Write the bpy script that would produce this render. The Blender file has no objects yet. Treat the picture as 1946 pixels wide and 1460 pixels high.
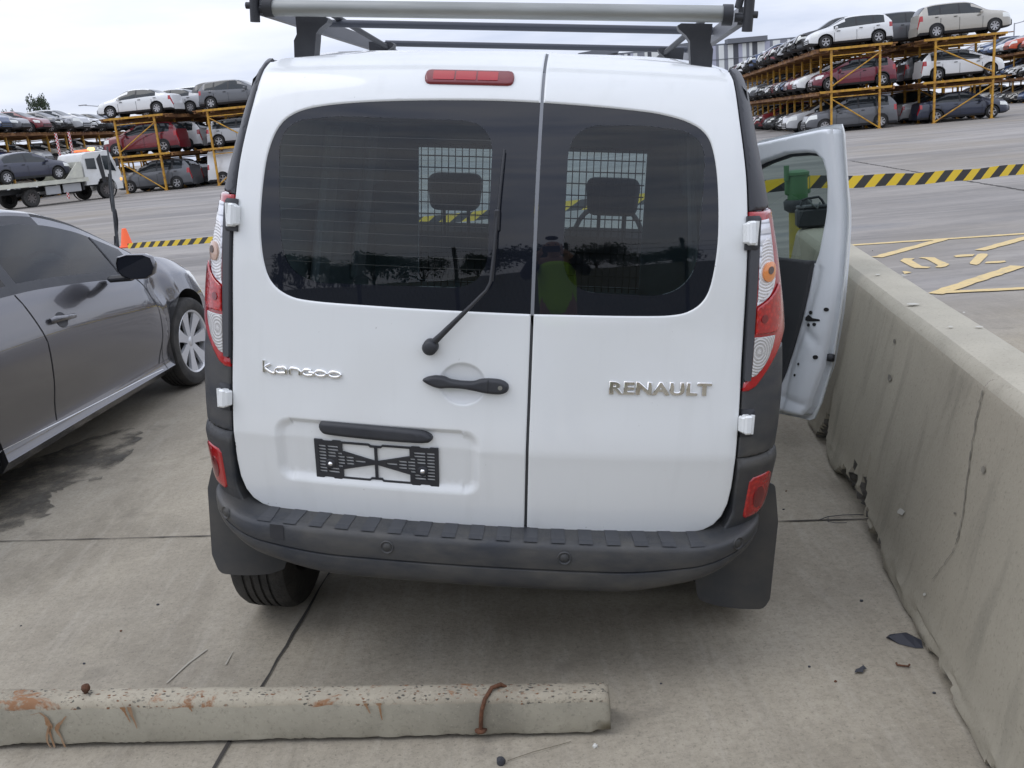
import bpy, math, random
import numpy as np
from mathutils import Vector, Matrix, noise
from mathutils.geometry import delaunay_2d_cdt
R_ = math.radians
S = bpy.context.scene
COL = S.collection

# ------------------------------------------------------------------ camera, sky, sun, exposure
F_PX, PITCH, ROLL, CAM_H = 1812.0, R_(14.865), R_(5.2), 1.565
cd = bpy.data.cameras.new('camera'); cam = bpy.data.objects.new('camera', cd); COL.objects.link(cam)
fw = Vector((0, math.cos(PITCH), -math.sin(PITCH))); up = Vector((0, math.sin(PITCH), math.cos(PITCH))); rt = Vector((1, 0, 0))
rt2 = rt*math.cos(ROLL) - up*math.sin(ROLL); up2 = rt*math.sin(ROLL) + up*math.cos(ROLL)
cam.matrix_world = Matrix(((rt2.x, up2.x, -fw.x, 0), (rt2.y, up2.y, -fw.y, 0), (rt2.z, up2.z, -fw.z, CAM_H), (0, 0, 0, 1)))
cd.sensor_width = 36; cd.lens = F_PX/1946*36; cd.clip_start = 0.02; cd.clip_end = 3000
S.camera = cam
S.view_settings.view_transform = 'Standard'; S.view_settings.look = 'None'
S.view_settings.exposure = 0.10; S.view_settings.gamma = 1

SUN_EL, SUN_AZ = R_(60), R_(255)      # high, veiled sun behind the viewer
W = bpy.data.worlds.new('World'); S.world = W; W.use_nodes = True
nt = W.node_tree; N = nt.nodes; L = nt.links; N.clear()
out = N.new('ShaderNodeOutputWorld'); bg1 = N.new('ShaderNodeBackground'); bg2 = N.new('ShaderNodeBackground'); mixs = N.new('ShaderNodeMixShader')
sky = N.new('ShaderNodeTexSky'); sky.sky_type = 'NISHITA'; sky.sun_disc = False; sky.sun_elevation = SUN_EL; sky.sun_rotation = SUN_AZ
L.new(sky.outputs[0], bg1.inputs[0]); bg1.inputs[1].default_value = 0.09
tc = N.new('ShaderNodeTexCoord'); sep = N.new('ShaderNodeSeparateXYZ'); L.new(tc.outputs['Generated'], sep.inputs[0])
mp = N.new('ShaderNodeMapping'); mp.inputs['Scale'].default_value = (1.0, 1.0, 5.5); mp.inputs['Location'].default_value = (3.1, 1.2, .4); L.new(tc.outputs['Generated'], mp.inputs[0])
ns = N.new('ShaderNodeTexNoise'); ns.inputs['Scale'].default_value = 2.6; ns.inputs['Detail'].default_value = 6; ns.inputs['Roughness'].default_value = .55; L.new(mp.outputs[0], ns.inputs['Vector'])
cr = N.new('ShaderNodeValToRGB'); L.new(ns.outputs[0], cr.inputs[0])
cr.color_ramp.elements[0].position = .32; cr.color_ramp.elements[0].color = (.55, .61, .77, 1)
cr.color_ramp.elements[1].position = .66; cr.color_ramp.elements[1].color = (.88, .90, .98, 1)
e = cr.color_ramp.elements.new(.5); e.color = (.76, .80, .92, 1)
zr = N.new('ShaderNodeMapRange'); zr.inputs[1].default_value = 0.0; zr.inputs[2].default_value = .9; zr.inputs[3].default_value = .96; zr.inputs[4].default_value = 1.55; L.new(sep.outputs[2], zr.inputs[0])
vm = N.new('ShaderNodeVectorMath'); vm.operation = 'SCALE'; L.new(cr.outputs[0], vm.inputs[0]); L.new(zr.outputs[0], vm.inputs['Scale'])
L.new(vm.outputs[0], bg2.inputs[0]); bg2.inputs[1].default_value = 1.13
mixs.inputs[0].default_value = .9; L.new(bg1.outputs[0], mixs.inputs[1]); L.new(bg2.outputs[0], mixs.inputs[2]); L.new(mixs.outputs[0], out.inputs[0])
sd = bpy.data.lights.new('sun', 'SUN'); sd.energy = .5; sd.angle = R_(30); sd.color = (1, .97, .92)
so = bpy.data.objects.new('sun', sd); COL.objects.link(so)
sv = Vector((math.cos(SUN_EL)*math.sin(SUN_AZ), math.cos(SUN_EL)*math.cos(SUN_AZ), math.sin(SUN_EL)))
so.rotation_euler = sv.to_track_quat('Z', 'Y').to_euler()

# ------------------------------------------------------------------ helpers
def gpt(u, v, z=0.0):
    """point of the horizontal plane z that the photograph shows at pixel (u, v)"""
    d = fw + rt2*((u-973)/F_PX) - up2*((v-730)/F_PX); t = (z-CAM_H)/d.z
    return Vector((d.x*t, d.y*t, z))

def ypt(u, v, Y):
    """point at distance Y ahead that the photograph shows at pixel (u, v)"""
    d = fw + rt2*((u-973)/F_PX) - up2*((v-730)/F_PX); t = Y/d.y
    return Vector((d.x*t, Y, CAM_H+d.z*t))

def tag(o, label=None, cat=None, group=None, kind=None):
    if label: o['label'] = label
    if cat: o['category'] = cat
    if group: o['group'] = group
    if kind: o['kind'] = kind
    return o
def empty(name, loc=(0, 0, 0), rot=(0, 0, 0)):
    o = bpy.data.objects.new(name, None); COL.objects.link(o); o.location = loc; o.rotation_euler = rot; o.empty_display_size = .2
    return o
class MB:
    """collects geometry of one mesh"""
    def __init__(s): s.v = []; s.f = []; s.m = []; s.sm = []; s.n = {}
    def add(s, vs, fs, mi=0, smooth=False):
        b = len(s.v); s.v += [tuple(v) for v in vs]
        for f in fs: s.f.append([b+i for i in f]); s.m.append(mi); s.sm.append(smooth)
        return s
    def box(s, c, d, mi=0, rot=None, bev=0.0):
        x, y, z = [a/2 for a in d]
        if bev > 0:
            b = min(bev, x*.9, y*.9, z*.9); vs = []
            pts = []
            for sx in (-1, 1):
                for sy in (-1, 1):
                    for sz in (-1, 1):
                        pts += [(sx*x, sy*(y-b), sz*(z-b)), (sx*(x-b), sy*y, sz*(z-b)), (sx*(x-b), sy*(y-b), sz*z)]
            import bmesh
            bm = bmesh.new(); vv = [bm.verts.new(p) for p in pts]
            bmesh.ops.convex_hull(bm, input=vv); bm.verts.index_update()
            vs = [v.co.copy() for v in bm.verts]; fs = [[v.index for v in f.verts] for f in bm.faces]; bm.free()
        else:
            vs = [Vector((sx*x, sy*y, sz*z)) for sx in (-1, 1) for sy in (-1, 1) for sz in (-1, 1)]
            fs = [(0, 1, 3, 2), (4, 6, 7, 5), (0, 4, 5, 1), (2, 3, 7, 6), (0, 2, 6, 4), (1, 5, 7, 3)]
        if rot is not None: vs = [rot @ Vector(v) for v in vs]
        c = Vector(c); return s.add([Vector(v)+c for v in vs], fs, mi)
    def tube(s, path, r, n=8, mi=0, cap=True, smooth=True):
        path = [Vector(p) for p in path]; rr = r if isinstance(r, (list, tuple)) else [r]*len(path)
        rings = []; prev = None
        for i, p in enumerate(path):
            t = (path[min(i+1, len(path)-1)]-path[max(i-1, 0)]).normalized()
            a = prev if prev is not None else (Vector((0, 0, 1)) if abs(t.z) < .9 else Vector((1, 0, 0)))
            a = (a-t*a.dot(t)).normalized(); prev = a; b = t.cross(a)
            rings.append([p+(a*math.cos(2*math.pi*k/n)+b*math.sin(2*math.pi*k/n))*rr[i] for k in range(n)])
        vs = [q for ri in rings for q in ri]; fs = []
        for i in range(len(path)-1):
            for k in range(n): fs.append((i*n+k, i*n+(k+1) % n, (i+1)*n+(k+1) % n, (i+1)*n+k))
        s.add(vs, fs, mi, smooth)
        if cap: s.add(rings[0], [list(range(n))[::-1]], mi); s.add(rings[-1], [list(range(n))], mi)
        return s
    def lathe(s, prof, n=24, axis='z', c=(0, 0, 0), mi=0, smooth=True, rot=None):
        vs = []; c = Vector(c)
        for r, h in prof:
            for k in range(n):
                a = 2*math.pi*k/n; q = (r*math.cos(a), r*math.sin(a), h)
                if axis == 'x': q = (h, r*math.cos(a), r*math.sin(a))
                if axis == 'y': q = (r*math.cos(a), h, -r*math.sin(a))
                q = Vector(q)
                if rot is not None: q = rot @ q
                vs.append(q+c)
        fs = [(i*n+k, i*n+(k+1) % n, (i+1)*n+(k+1) % n, (i+1)*n+k) for i in range(len(prof)-1) for k in range(n)]
        return s.add(vs, fs, mi, smooth)
    def prism(s, poly, h0, h1, fn=None, mi=0):
        """poly of (a,b); fn(a,b,h)->point"""
        fn = fn or (lambda a, b, h: (a, b, h)); n = len(poly)
        vs = [fn(a, b, h0) for a, b in poly]+[fn(a, b, h1) for a, b in poly]
        fs = [list(range(n))[::-1], [n+i for i in range(n)]]+[(i, (i+1) % n, n+(i+1) % n, n+i) for i in range(n)]
        return s.add(vs, fs, mi)
    def build(s, name, mats, parent=None, label=None):
        me = bpy.data.meshes.new(name); me.from_pydata(s.v, [], s.f)
        for m in (mats if isinstance(mats, (list, tuple)) else [mats]): me.materials.append(m)
        me.polygons.foreach_set('material_index', s.m); me.polygons.foreach_set('use_smooth', s.sm); me.update()
        if s.n: me.normals_split_custom_set_from_vertices([s.n.get(i, (0, 0, 0)) for i in range(len(s.v))])
        o = bpy.data.objects.new(name, me); COL.objects.link(o)
        if parent is not None: o.parent = parent
        if label: o['label'] = label
        return o

def auto_smooth(o, ang=40):
    """smooth shading with the sharp edges kept sharp"""
    import bmesh
    bm = bmesh.new(); bm.from_mesh(o.data); bmesh.ops.remove_doubles(bm, verts=bm.verts, dist=1e-5)
    bmesh.ops.recalc_face_normals(bm, faces=bm.faces)
    for f in bm.faces: f.smooth = True
    for e_ in bm.edges:
        if len(e_.link_faces) == 2 and e_.calc_face_angle(0) > R_(ang): e_.smooth = False
    bm.to_mesh(o.data); bm.free(); return o

def cat_interp(pts):
    """smooth 1-d curve through points (monotone cubic)"""
    x = np.array([p[0] for p in pts], float); y = np.array([p[1] for p in pts], float)
    h = np.diff(x); dl = np.diff(y)/h; m = np.zeros(len(x)); m[0], m[-1] = dl[0], dl[-1]
    for i in range(1, len(x)-1):
        m[i] = 0 if dl[i-1]*dl[i] <= 0 else (h[i-1]+h[i])*dl[i-1]*dl[i]/(h[i]*dl[i-1]+h[i-1]*dl[i])
    xl, yl, ml = x.tolist(), y.tolist(), m.tolist(); import bisect
    def fn(t):
        if t <= xl[0]: return yl[0]
        if t >= xl[-1]: return yl[-1]
        i = bisect.bisect_right(xl, t)-1; hh = xl[i+1]-xl[i]; s = (t-xl[i])/hh
        return (2*s**3-3*s*s+1)*yl[i]+(s**3-2*s*s+s)*hh*ml[i]+(-2*s**3+3*s*s)*yl[i+1]+(s**3-s*s)*hh*ml[i+1]
    return fn

# ------------------------------------------------------------------ materials
MATS = {}
def mat(name, col, rough=.5, metal=0.0, coat=0.0, vary=None, vscale=8, bump=0.0, bscale=60, spec=.5, emit=None, stretch=(1, 1, 1), vdetail=5, vrange=(.35, .7), coords='Object'):
    m = bpy.data.materials.new(name); m.use_nodes = True; t = m.node_tree; b = t.nodes['Principled BSDF']
    b.inputs['Base Color'].default_value = (*col, 1); b.inputs['Roughness'].default_value = rough; b.inputs['Metallic'].default_value = metal
    b.inputs['Coat Weight'].default_value = coat; b.inputs['Coat Roughness'].default_value = .04; b.inputs['Specular IOR Level'].default_value = spec
    if emit: b.inputs['Emission Color'].default_value = (*emit[0], 1); b.inputs['Emission Strength'].default_value = emit[1]
    tcn = t.nodes.new('ShaderNodeTexCoord'); mpn = t.nodes.new('ShaderNodeMapping'); mpn.inputs['Scale'].default_value = stretch; t.links.new(tcn.outputs[coords], mpn.inputs[0])
    if vary:
        n = t.nodes.new('ShaderNodeTexNoise'); n.inputs['Scale'].default_value = vscale; n.inputs['Detail'].default_value = vdetail; n.inputs['Roughness'].default_value = .6; t.links.new(mpn.outputs[0], n.inputs['Vector'])
        r = t.nodes.new('ShaderNodeMapRange'); r.inputs[1].default_value = vrange[0]; r.inputs[2].default_value = vrange[1]; t.links.new(n.outputs[0], r.inputs[0])
        x = t.nodes.new('ShaderNodeMix'); x.data_type = 'RGBA'; x.inputs[6].default_value = (*col, 1); x.inputs[7].default_value = (*vary, 1); t.links.new(r.outputs[0], x.inputs[0]); t.links.new(x.outputs[2], b.inputs['Base Color'])
    if bump > 0:
        n2 = t.nodes.new('ShaderNodeTexNoise'); n2.inputs['Scale'].default_value = bscale; n2.inputs['Detail'].default_value = 4; t.links.new(mpn.outputs[0], n2.inputs['Vector'])
        bp = t.nodes.new('ShaderNodeBump'); bp.inputs['Strength'].default_value = bump; bp.inputs['Distance'].default_value = .01; t.links.new(n2.outputs[0], bp.inputs['Height']); t.links.new(bp.outputs[0], b.inputs['Normal'])
    MATS[name] = m; return m

def glass(name, tint, ior=1.5, rough=0.0, gain=1.0):
    m = bpy.data.materials.new(name); m.use_nodes = True; t = m.node_tree; t.nodes.clear()
    o = t.nodes.new('ShaderNodeOutputMaterial'); mx = t.nodes.new('ShaderNodeMixShader'); tr = t.nodes.new('ShaderNodeBsdfTransparent'); gl = t.nodes.new('ShaderNodeBsdfGlossy'); fr = t.nodes.new('ShaderNodeFresnel')
    tr.inputs[0].default_value = (*tint, 1); gl.inputs['Roughness'].default_value = rough; fr.inputs[0].default_value = ior; gl.inputs[0].default_value = (gain, gain, gain, 1)
    ge = t.nodes.new('ShaderNodeNewGeometry'); mr_ = t.nodes.new('ShaderNodeMapRange'); mr_.inputs[3].default_value = ior; mr_.inputs[4].default_value = 1/ior; t.links.new(ge.outputs['Backfacing'], mr_.inputs[0]); t.links.new(mr_.outputs[0], fr.inputs[0])
    t.links.new(fr.outputs[0], mx.inputs[0]); t.links.new(tr.outputs[0], mx.inputs[1]); t.links.new(gl.outputs[0], mx.inputs[2]); t.links.new(mx.outputs[0], o.inputs[0])
    return m

white_paint = mat('white_paint', (.765, .785, .785), .26, coat=.7)
def grime(m):
    t = m.node_tree; b = t.nodes['Principled BSDF']; tcn = t.nodes.new('ShaderNodeTexCoord'); prev = None; base = tuple(b.inputs['Base Color'].default_value)
    for sc, st, lo, hi, f, c in ((2.2, (1, 1, 1), .48, .8, .35, (.62, .62, .59, 1)), (3.0, (7, 7, .5), .55, .8, .14, (.52, .53, .52, 1)), (70, (1, 1, 1), .73, .78, .6, (.25, .24, .22, 1))):
        mp_ = t.nodes.new('ShaderNodeMapping'); mp_.inputs['Scale'].default_value = st; t.links.new(tcn.outputs['Object'], mp_.inputs[0])
        n = t.nodes.new('ShaderNodeTexNoise'); n.inputs['Scale'].default_value = sc; n.inputs['Detail'].default_value = 6; t.links.new(mp_.outputs[0], n.inputs['Vector'])
        r = t.nodes.new('ShaderNodeMapRange'); r.inputs[1].default_value = lo; r.inputs[2].default_value = hi; r.inputs[4].default_value = f; t.links.new(n.outputs[0], r.inputs[0])
        x = t.nodes.new('ShaderNodeMix'); x.data_type = 'RGBA'; t.links.new(r.outputs[0], x.inputs[0]); x.inputs[7].default_value = c
        if prev is None: x.inputs[6].default_value = base
        else: t.links.new(prev, x.inputs[6])
        prev = x.outputs[2]
    t.links.new(prev, b.inputs['Base Color'])
grime(white_paint)
white_inner = mat('white_inner_paint', (.70, .73, .76), .32, coat=.4)
black_plastic = mat('black_plastic', (.022, .024, .03), .5, vary=(.035, .037, .042), vscale=14, bump=.12, bscale=400)
bumper_plastic = mat('bumper_plastic', (.027, .031, .039), .44, vary=(.080, .077, .070), vscale=5, bump=.25, bscale=500, stretch=(1, 1, 2.5))
pillar_plastic = mat('pillar_plastic', (.028, .03, .037), .42, bump=.1, bscale=500)
rubber = mat('rubber', (.018, .018, .018), .75, vary=(.05, .047, .043), vscale=10, bump=.3, bscale=80)
seal_grey = mat('seal_grey', (.20, .21, .23), .5)
dark_gap = mat('dark_gap', (.01, .01, .011), .8)
chrome = mat('chrome', (.92, .92, .92), .10, metal=1.0, vary=(.66, .60, .52), vscale=30, vrange=(.5, .75))
steel = mat('bare_steel', (.42, .42, .40), .42, metal=.85, vary=(.26, .25, .22), vscale=9, bump=.1)
silver_paint = mat('silver_wheel_paint', (.66, .67, .69), .3, metal=.6)
glass_black = mat('black_glass', (.010, .012, .018), .02, spec=.5)
rear_glass = glass('rear_window_glass', (.62, .71, .73), 1.48)
clear_glass = glass('clear_glass', (.56, .64, .65), 1.5)
door_glass = glass('door_glass', (.35, .42, .40), 1.6)
side_glass = glass('side_glass', (.45, .52, .52), 1.55)
car_glass = mat('car_window_glass', (.02, .026, .03), .05, spec=.5)
interior_dark = mat('interior_trim', (.035, .037, .04), .8)
lining_grey = mat('lining_grey', (.28, .33, .35), .8, vary=(.18, .22, .24), vscale=4)
interior_grey = mat('interior_panel', (.42, .46, .48), .6, vary=(.28, .30, .32), vscale=5)
seat_cloth = mat('seat_cloth', (.03, .03, .033), .95)
heater_line = mat('heater_line', (.14, .11, .10), .6)
red_lens = mat('red_lens', (.38, .006, .010), .12, coat=.8)
dark_red_lens = mat('dark_red_lens', (.17, .008, .012), .15, coat=.8)
amber_lens = mat('amber_lens', (.75, .26, .07), .15, coat=.8)
clear_lens = mat('clear_lens', (.42, .43, .44), .1, metal=.6, coat=1.0)
rust = mat('rust', (.14, .055, .025), .85, vary=(.07, .035, .02), vscale=30, bump=.6, bscale=120)
rack_yellow = mat('rack_yellow', (.60, .33, .035), .6, vary=(.28, .13, .04), vscale=5, vdetail=8, vrange=(.42, .72), bump=.1)
rack_rust = mat('rusty_rack_steel', (.16, .075, .035), .8, vary=(.30, .15, .05), vscale=1.2, vrange=(.4, .65))

def ribbed(name, c1, c2, scale, rough=.12, axis='Z', metal=.5, dist=2.0):
    m = mat(name, c1, rough, metal=metal, coat=1.0); t = m.node_tree; b = t.nodes['Principled BSDF']
    w = t.nodes.new('ShaderNodeTexWave'); w.bands_direction = axis; w.inputs['Scale'].default_value = scale; w.inputs['Distortion'].default_value = dist; w.inputs['Detail'].default_value = 2
    tcn = t.nodes.new('ShaderNodeTexCoord'); t.links.new(tcn.outputs['Object'], w.inputs['Vector'])
    x = t.nodes.new('ShaderNodeMix'); x.data_type = 'RGBA'; x.inputs[6].default_value = (*c1, 1); x.inputs[7].default_value = (*c2, 1); t.links.new(w.outputs[1], x.inputs[0]); t.links.new(x.outputs[2], b.inputs['Base Color'])
    bp = t.nodes.new('ShaderNodeBump'); bp.inputs['Strength'].default_value = .5; bp.inputs['Distance'].default_value = .004; t.links.new(w.outputs[1], bp.inputs['Height']); t.links.new(bp.outputs[0], b.inputs['Normal'])
    return m
def lens(name, c1, c2, scale, lo, hi, metal=.2):
    m = mat(name, c1, .1, metal=metal, coat=1.0); t = m.node_tree; b = t.nodes['Principled BSDF']; tcn = t.nodes.new('ShaderNodeTexCoord')
    w = t.nodes.new('ShaderNodeTexWave'); w.bands_direction = 'Z'; w.inputs['Scale'].default_value = scale; w.inputs['Distortion'].default_value = .15; t.links.new(tcn.outputs['Object'], w.inputs['Vector'])
    n = t.nodes.new('ShaderNodeTexVoronoi'); n.inputs['Scale'].default_value = 75; t.links.new(tcn.outputs['Object'], n.inputs['Vector'])
    src = w.outputs[1] if hi > 0 else n.outputs['Distance']; lo2, hi2 = (lo, hi) if hi > 0 else (.15, .6)
    r = t.nodes.new('ShaderNodeMapRange'); r.inputs[1].default_value = lo2; r.inputs[2].default_value = hi2; t.links.new(src, r.inputs[0])
    x = t.nodes.new('ShaderNodeMix'); x.data_type = 'RGBA'; x.inputs[6].default_value = (*c2, 1); x.inputs[7].default_value = (*c1, 1); t.links.new(r.outputs[0], x.inputs[0]); t.links.new(x.outputs[2], b.inputs['Base Color'])
    bp = t.nodes.new('ShaderNodeBump'); bp.inputs['Strength'].default_value = .35; bp.inputs['Distance'].default_value = .003; t.links.new(src, bp.inputs['Height']); t.links.new(bp.outputs[0], b.inputs['Normal']); return m
white_ribs = lens('ribbed_white_lens', (.80, .81, .86), (.40, .41, .45), 11, .02, .12)
swirl_lens = lens('faceted_clear_lens', (.34, .34, .34), (.66, .65, .63), 1, 0, 0)
red_ribs = lens('faceted_red_lens', (.34, .005, .008), (.50, .012, .010), 1, 0, 0, 0)

def paint(name, rough=.3, metal=0.0):
    """car paint that takes each object's own colour"""
    m = mat(name, (1, 1, 1), rough, metal=metal, coat=.8); t = m.node_tree; oi = t.nodes.new('ShaderNodeObjectInfo'); t.links.new(oi.outputs['Color'], t.nodes['Principled BSDF'].inputs['Base Color']); return m
car_paint = paint('car_paint')
head_lens = mat('headlight_lens', (.80, .82, .78), .25, coat=1)
grey_metallic = mat('grey_metallic_paint', (.135, .134, .146), .26, metal=.8, coat=1.0)

def concrete(name, c1, c2, c3, scale=1.0, streak=False, speck=.35, bump=.25):
    m = bpy.data.materials.new(name); m.use_nodes = True; t = m.node_tree; b = t.nodes['Principled BSDF']; b.inputs['Roughness'].default_value = .88; b.inputs['Specular IOR Level'].default_value = .3
    tcn = t.nodes.new('ShaderNodeTexCoord')
    def nz(sc, det, ro, st=(1, 1, 1), dist=0):
        mpn = t.nodes.new('ShaderNodeMapping'); mpn.inputs['Scale'].default_value = st; t.links.new(tcn.outputs['Object'], mpn.inputs[0])
        n = t.nodes.new('ShaderNodeTexNoise'); n.inputs['Scale'].default_value = sc; n.inputs['Detail'].default_value = det; n.inputs['Roughness'].default_value = ro; n.inputs['Distortion'].default_value = dist; t.links.new(mpn.outputs[0], n.inputs['Vector']); return n.outputs[0]
    def rng(s_, a, b_, lo=0, hi=1):
        r = t.nodes.new('ShaderNodeMapRange'); r.inputs[1].default_value = a; r.inputs[2].default_value = b_; r.inputs[3].default_value = lo; r.inputs[4].default_value = hi; t.links.new(s_, r.inputs[0]); return r.outputs[0]
    def mix(f, a, b_):
        x = t.nodes.new('ShaderNodeMix'); x.data_type = 'RGBA'; t.links.new(f, x.inputs[0])
        for i, q in ((6, a), (7, b_)):
            if isinstance(q, tuple): x.inputs[i].default_value = (*q, 1)
            else: t.links.new(q, x.inputs[i])
        return x.outputs[2]
    c = mix(rng(nz(1.1*scale, 8, .65), .38, .66), c1, c2)
    st = (9, 9, .8) if streak else (1, 1, 1)
    c = mix(rng(nz(.9*scale if not streak else 1.0, 6, .6, st, .4), .52, .78, 0, .75), c, c3)
    c = mix(rng(nz(90, 3, .7), .55, .75, 0, speck), c, tuple(q*.35 for q in c3))
    c = mix(rng(nz(150, 2, .7), .62, .8, 0, speck), c, tuple(min(1, q*1.6) for q in c1))
    t.links.new(c, b.inputs['Base Color'])
    bp = t.nodes.new('ShaderNodeBump'); bp.inputs['Strength'].default_value = bump; bp.inputs['Distance'].default_value = .006; t.links.new(nz(45, 6, .7), bp.inputs['Height']); t.links.new(bp.outputs[0], b.inputs['Normal'])
    m['_'] = 1; return m, (t, b, nz, rng, mix, tcn, c)
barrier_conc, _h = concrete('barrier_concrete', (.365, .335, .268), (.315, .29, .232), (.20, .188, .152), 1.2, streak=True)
barrier_top_lit, _h = concrete('lit_barrier_concrete', (.46, .43, .35), (.39, .365, .30), (.28, .26, .21), 1.5)  # paler copy of the face concrete: light from above put into the colour
def ring_lens(name, centre, c1, c2, scale):
    m = mat(name, c1, .1, metal=.2, coat=1.0); t = m.node_tree; b = t.nodes['Principled BSDF']; tcn = t.nodes.new('ShaderNodeTexCoord'); v = t.nodes.new('ShaderNodeVectorMath'); v.operation = 'SUBTRACT'; v.inputs[1].default_value = centre; t.links.new(tcn.outputs['Object'], v.inputs[0])
    s_ = t.nodes.new('ShaderNodeVectorMath'); s_.operation = 'MULTIPLY'; s_.inputs[1].default_value = (1.3, .15, 1); t.links.new(v.outputs[0], s_.inputs[0])
    w = t.nodes.new('ShaderNodeTexWave'); w.wave_type = 'RINGS'; w.rings_direction = 'SPHERICAL'; w.inputs['Scale'].default_value = scale; w.inputs['Distortion'].default_value = 2.2; w.inputs['Detail'].default_value = 3; w.inputs['Detail Scale'].default_value = 9; t.links.new(s_.outputs[0], w.inputs['Vector'])
    x = t.nodes.new('ShaderNodeMix'); x.data_type = 'RGBA'; x.inputs[6].default_value = (*c2, 1); x.inputs[7].default_value = (*c1, 1); t.links.new(w.outputs[1], x.inputs[0]); t.links.new(x.outputs[2], b.inputs['Base Color'])
    bp = t.nodes.new('ShaderNodeBump'); bp.inputs['Strength'].default_value = .5; bp.inputs['Distance'].default_value = .004; t.links.new(w.outputs[1], bp.inputs['Height']); t.links.new(bp.outputs[0], b.inputs['Normal']); return m
broken_conc, _h = concrete('broken_concrete', (.13, .125, .115), (.19, .18, .165), (.05, .05, .047), 20, bump=1.0, speck=.8)
# ------------------------------------------------------------------ ground
def build_ground():
    m, (t, b, nz, rng, mix, tcn, near) = concrete('ground_concrete', (.385, .345, .272), (.30, .268, .212), (.158, .140, .108), 1.0, speck=.6, bump=.35)
    near = mix(rng(nz(.45, 9, .72, (1, 1, 1), .8), .50, .70, 0, .7), near, (.185, .162, .125)); near = mix(rng(nz(2.2, 8, .7, (1.6, .35, 1), .6), .5, .72, 0, .45), near, (.17, .148, .112)); near = mix(rng(nz(14, 5, .8), .60, .72, 0, .5), near, (.12, .11, .095)); near = mix(rng(nz(3.5, 7, .75), .56, .70, 0, .5), near, (.43, .385, .30))
    gr = t.nodes.new('ShaderNodeMapping'); gr.inputs['Rotation'].default_value = (0, 0, R_(38)); gr.inputs['Scale'].default_value = (6, .7, 1); t.links.new(tcn.outputs['Object'], gr.inputs[0]); gn = t.nodes.new('ShaderNodeTexNoise'); gn.inputs['Scale'].default_value = 2.2; gn.inputs['Detail'].default_value = 9; gn.inputs['Roughness'].default_value = .75; t.links.new(gr.outputs[0], gn.inputs['Vector'])
    near = mix(rng(gn.outputs[0], .50, .68, 0, .45), near, (.43, .395, .33)); near = mix(rng(nz(38, 8, .85), .46, .66, 0, .5), near, (.17, .15, .12)); near = mix(rng(nz(24, 8, .85, (1, 1, 1), .5), .55, .72, 0, .45), near, (.46, .42, .34))
    near = mix(rng(nz(3.1, 3, .5, (1, 1, 1), .3), .66, .72, 0, .35), near, (.14, .125, .10)); near = mix(rng(nz(1.3, 10, .8, (.6, 1.4, 1), 1.5), .60, .68, 0, .35), near, (.15, .135, .11))
    seed = nz(.35, 5, .6, (.25, 1.3, 1), .6)
    far = mix(rng(seed, .38, .62), (.33, .31, .29), (.20, .19, .182))
    far = mix(rng(nz(.05, 4, .6), .45, .7, 0, .6), far, (.25, .22, .18))
    far = mix(rng(nz(1.6, 8, .7, (.35, 1.5, 1), 1.0), .48, .66, 0, .65), far, (.165, .158, .152)); far = mix(rng(nz(.9, 8, .7, (.3, 1.2, 1), 1.4), .55, .7, 0, .6), far, (.38, .355, .325)); far = mix(rng(nz(.11, 5, .6), .5, .66, 0, .55), far, (.25, .215, .165))
    far = mix(rng(nz(6, 6, .75), .5, .8, 0, .4), far, (.13, .13, .13))
    far = mix(rng(nz(.22, 7, .6, (.3, 1.6, 1), 1.2), .62, .7, 0, .8), far, (.12, .12, .125))
    s = t.nodes.new('ShaderNodeSeparateXYZ'); t.links.new(tcn.outputs['Object'], s.inputs[0])
    ad = t.nodes.new('ShaderNodeMath'); ad.operation = 'MULTIPLY_ADD'; t.links.new(nz(.5, 4, .6), ad.inputs[0]); ad.inputs[1].default_value = 3.0; t.links.new(s.outputs[1], ad.inputs[2])
    t.links.new(mix(rng(ad.outputs[0], 7.6, 9.4), near, far), b.inputs['Base Color'])
    rr = rng(nz(.22, 7, .6, (.3, 1.6, 1), 1.2), .60, .72, .85, .35); t.links.new(rr, b.inputs['Roughness'])
    g = MB().add([(-700, -300, 0), (700, -300, 0), (700, 900, 0), (-700, 900, 0)], [(0, 1, 2, 3)]).build('ground', m)
    tag(g, kind='structure')
build_ground()

joint_mat = mat('slab_joint', (.045, .04, .035), .95)
line_paint = mat('yellow_line_paint', (.62, .47, .22), .75, vary=(.40, .34, .22), vscale=14, vrange=(.5, .75), bump=.1)
wet_stain = mat('oily_stain', (.085, .078, .066), .55, vary=(.14, .13, .11), vscale=7)
t = wet_stain.node_tree; b = t.nodes['Principled BSDF']; tcn = t.nodes.new('ShaderNodeTexCoord'); n_ = t.nodes.new('ShaderNodeTexNoise'); n_.inputs['Scale'].default_value = 3.2; n_.inputs['Detail'].default_value = 9; n_.inputs['Roughness'].default_value = .7; t.links.new(tcn.outputs['Object'], n_.inputs['Vector'])
r_ = t.nodes.new('ShaderNodeMapRange'); r_.inputs[1].default_value = .40; r_.inputs[2].default_value = .60; r_.inputs[4].default_value = .92; t.links.new(n_.outputs[0], r_.inputs[0]); t.links.new(r_.outputs[0], b.inputs['Alpha'])

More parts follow.
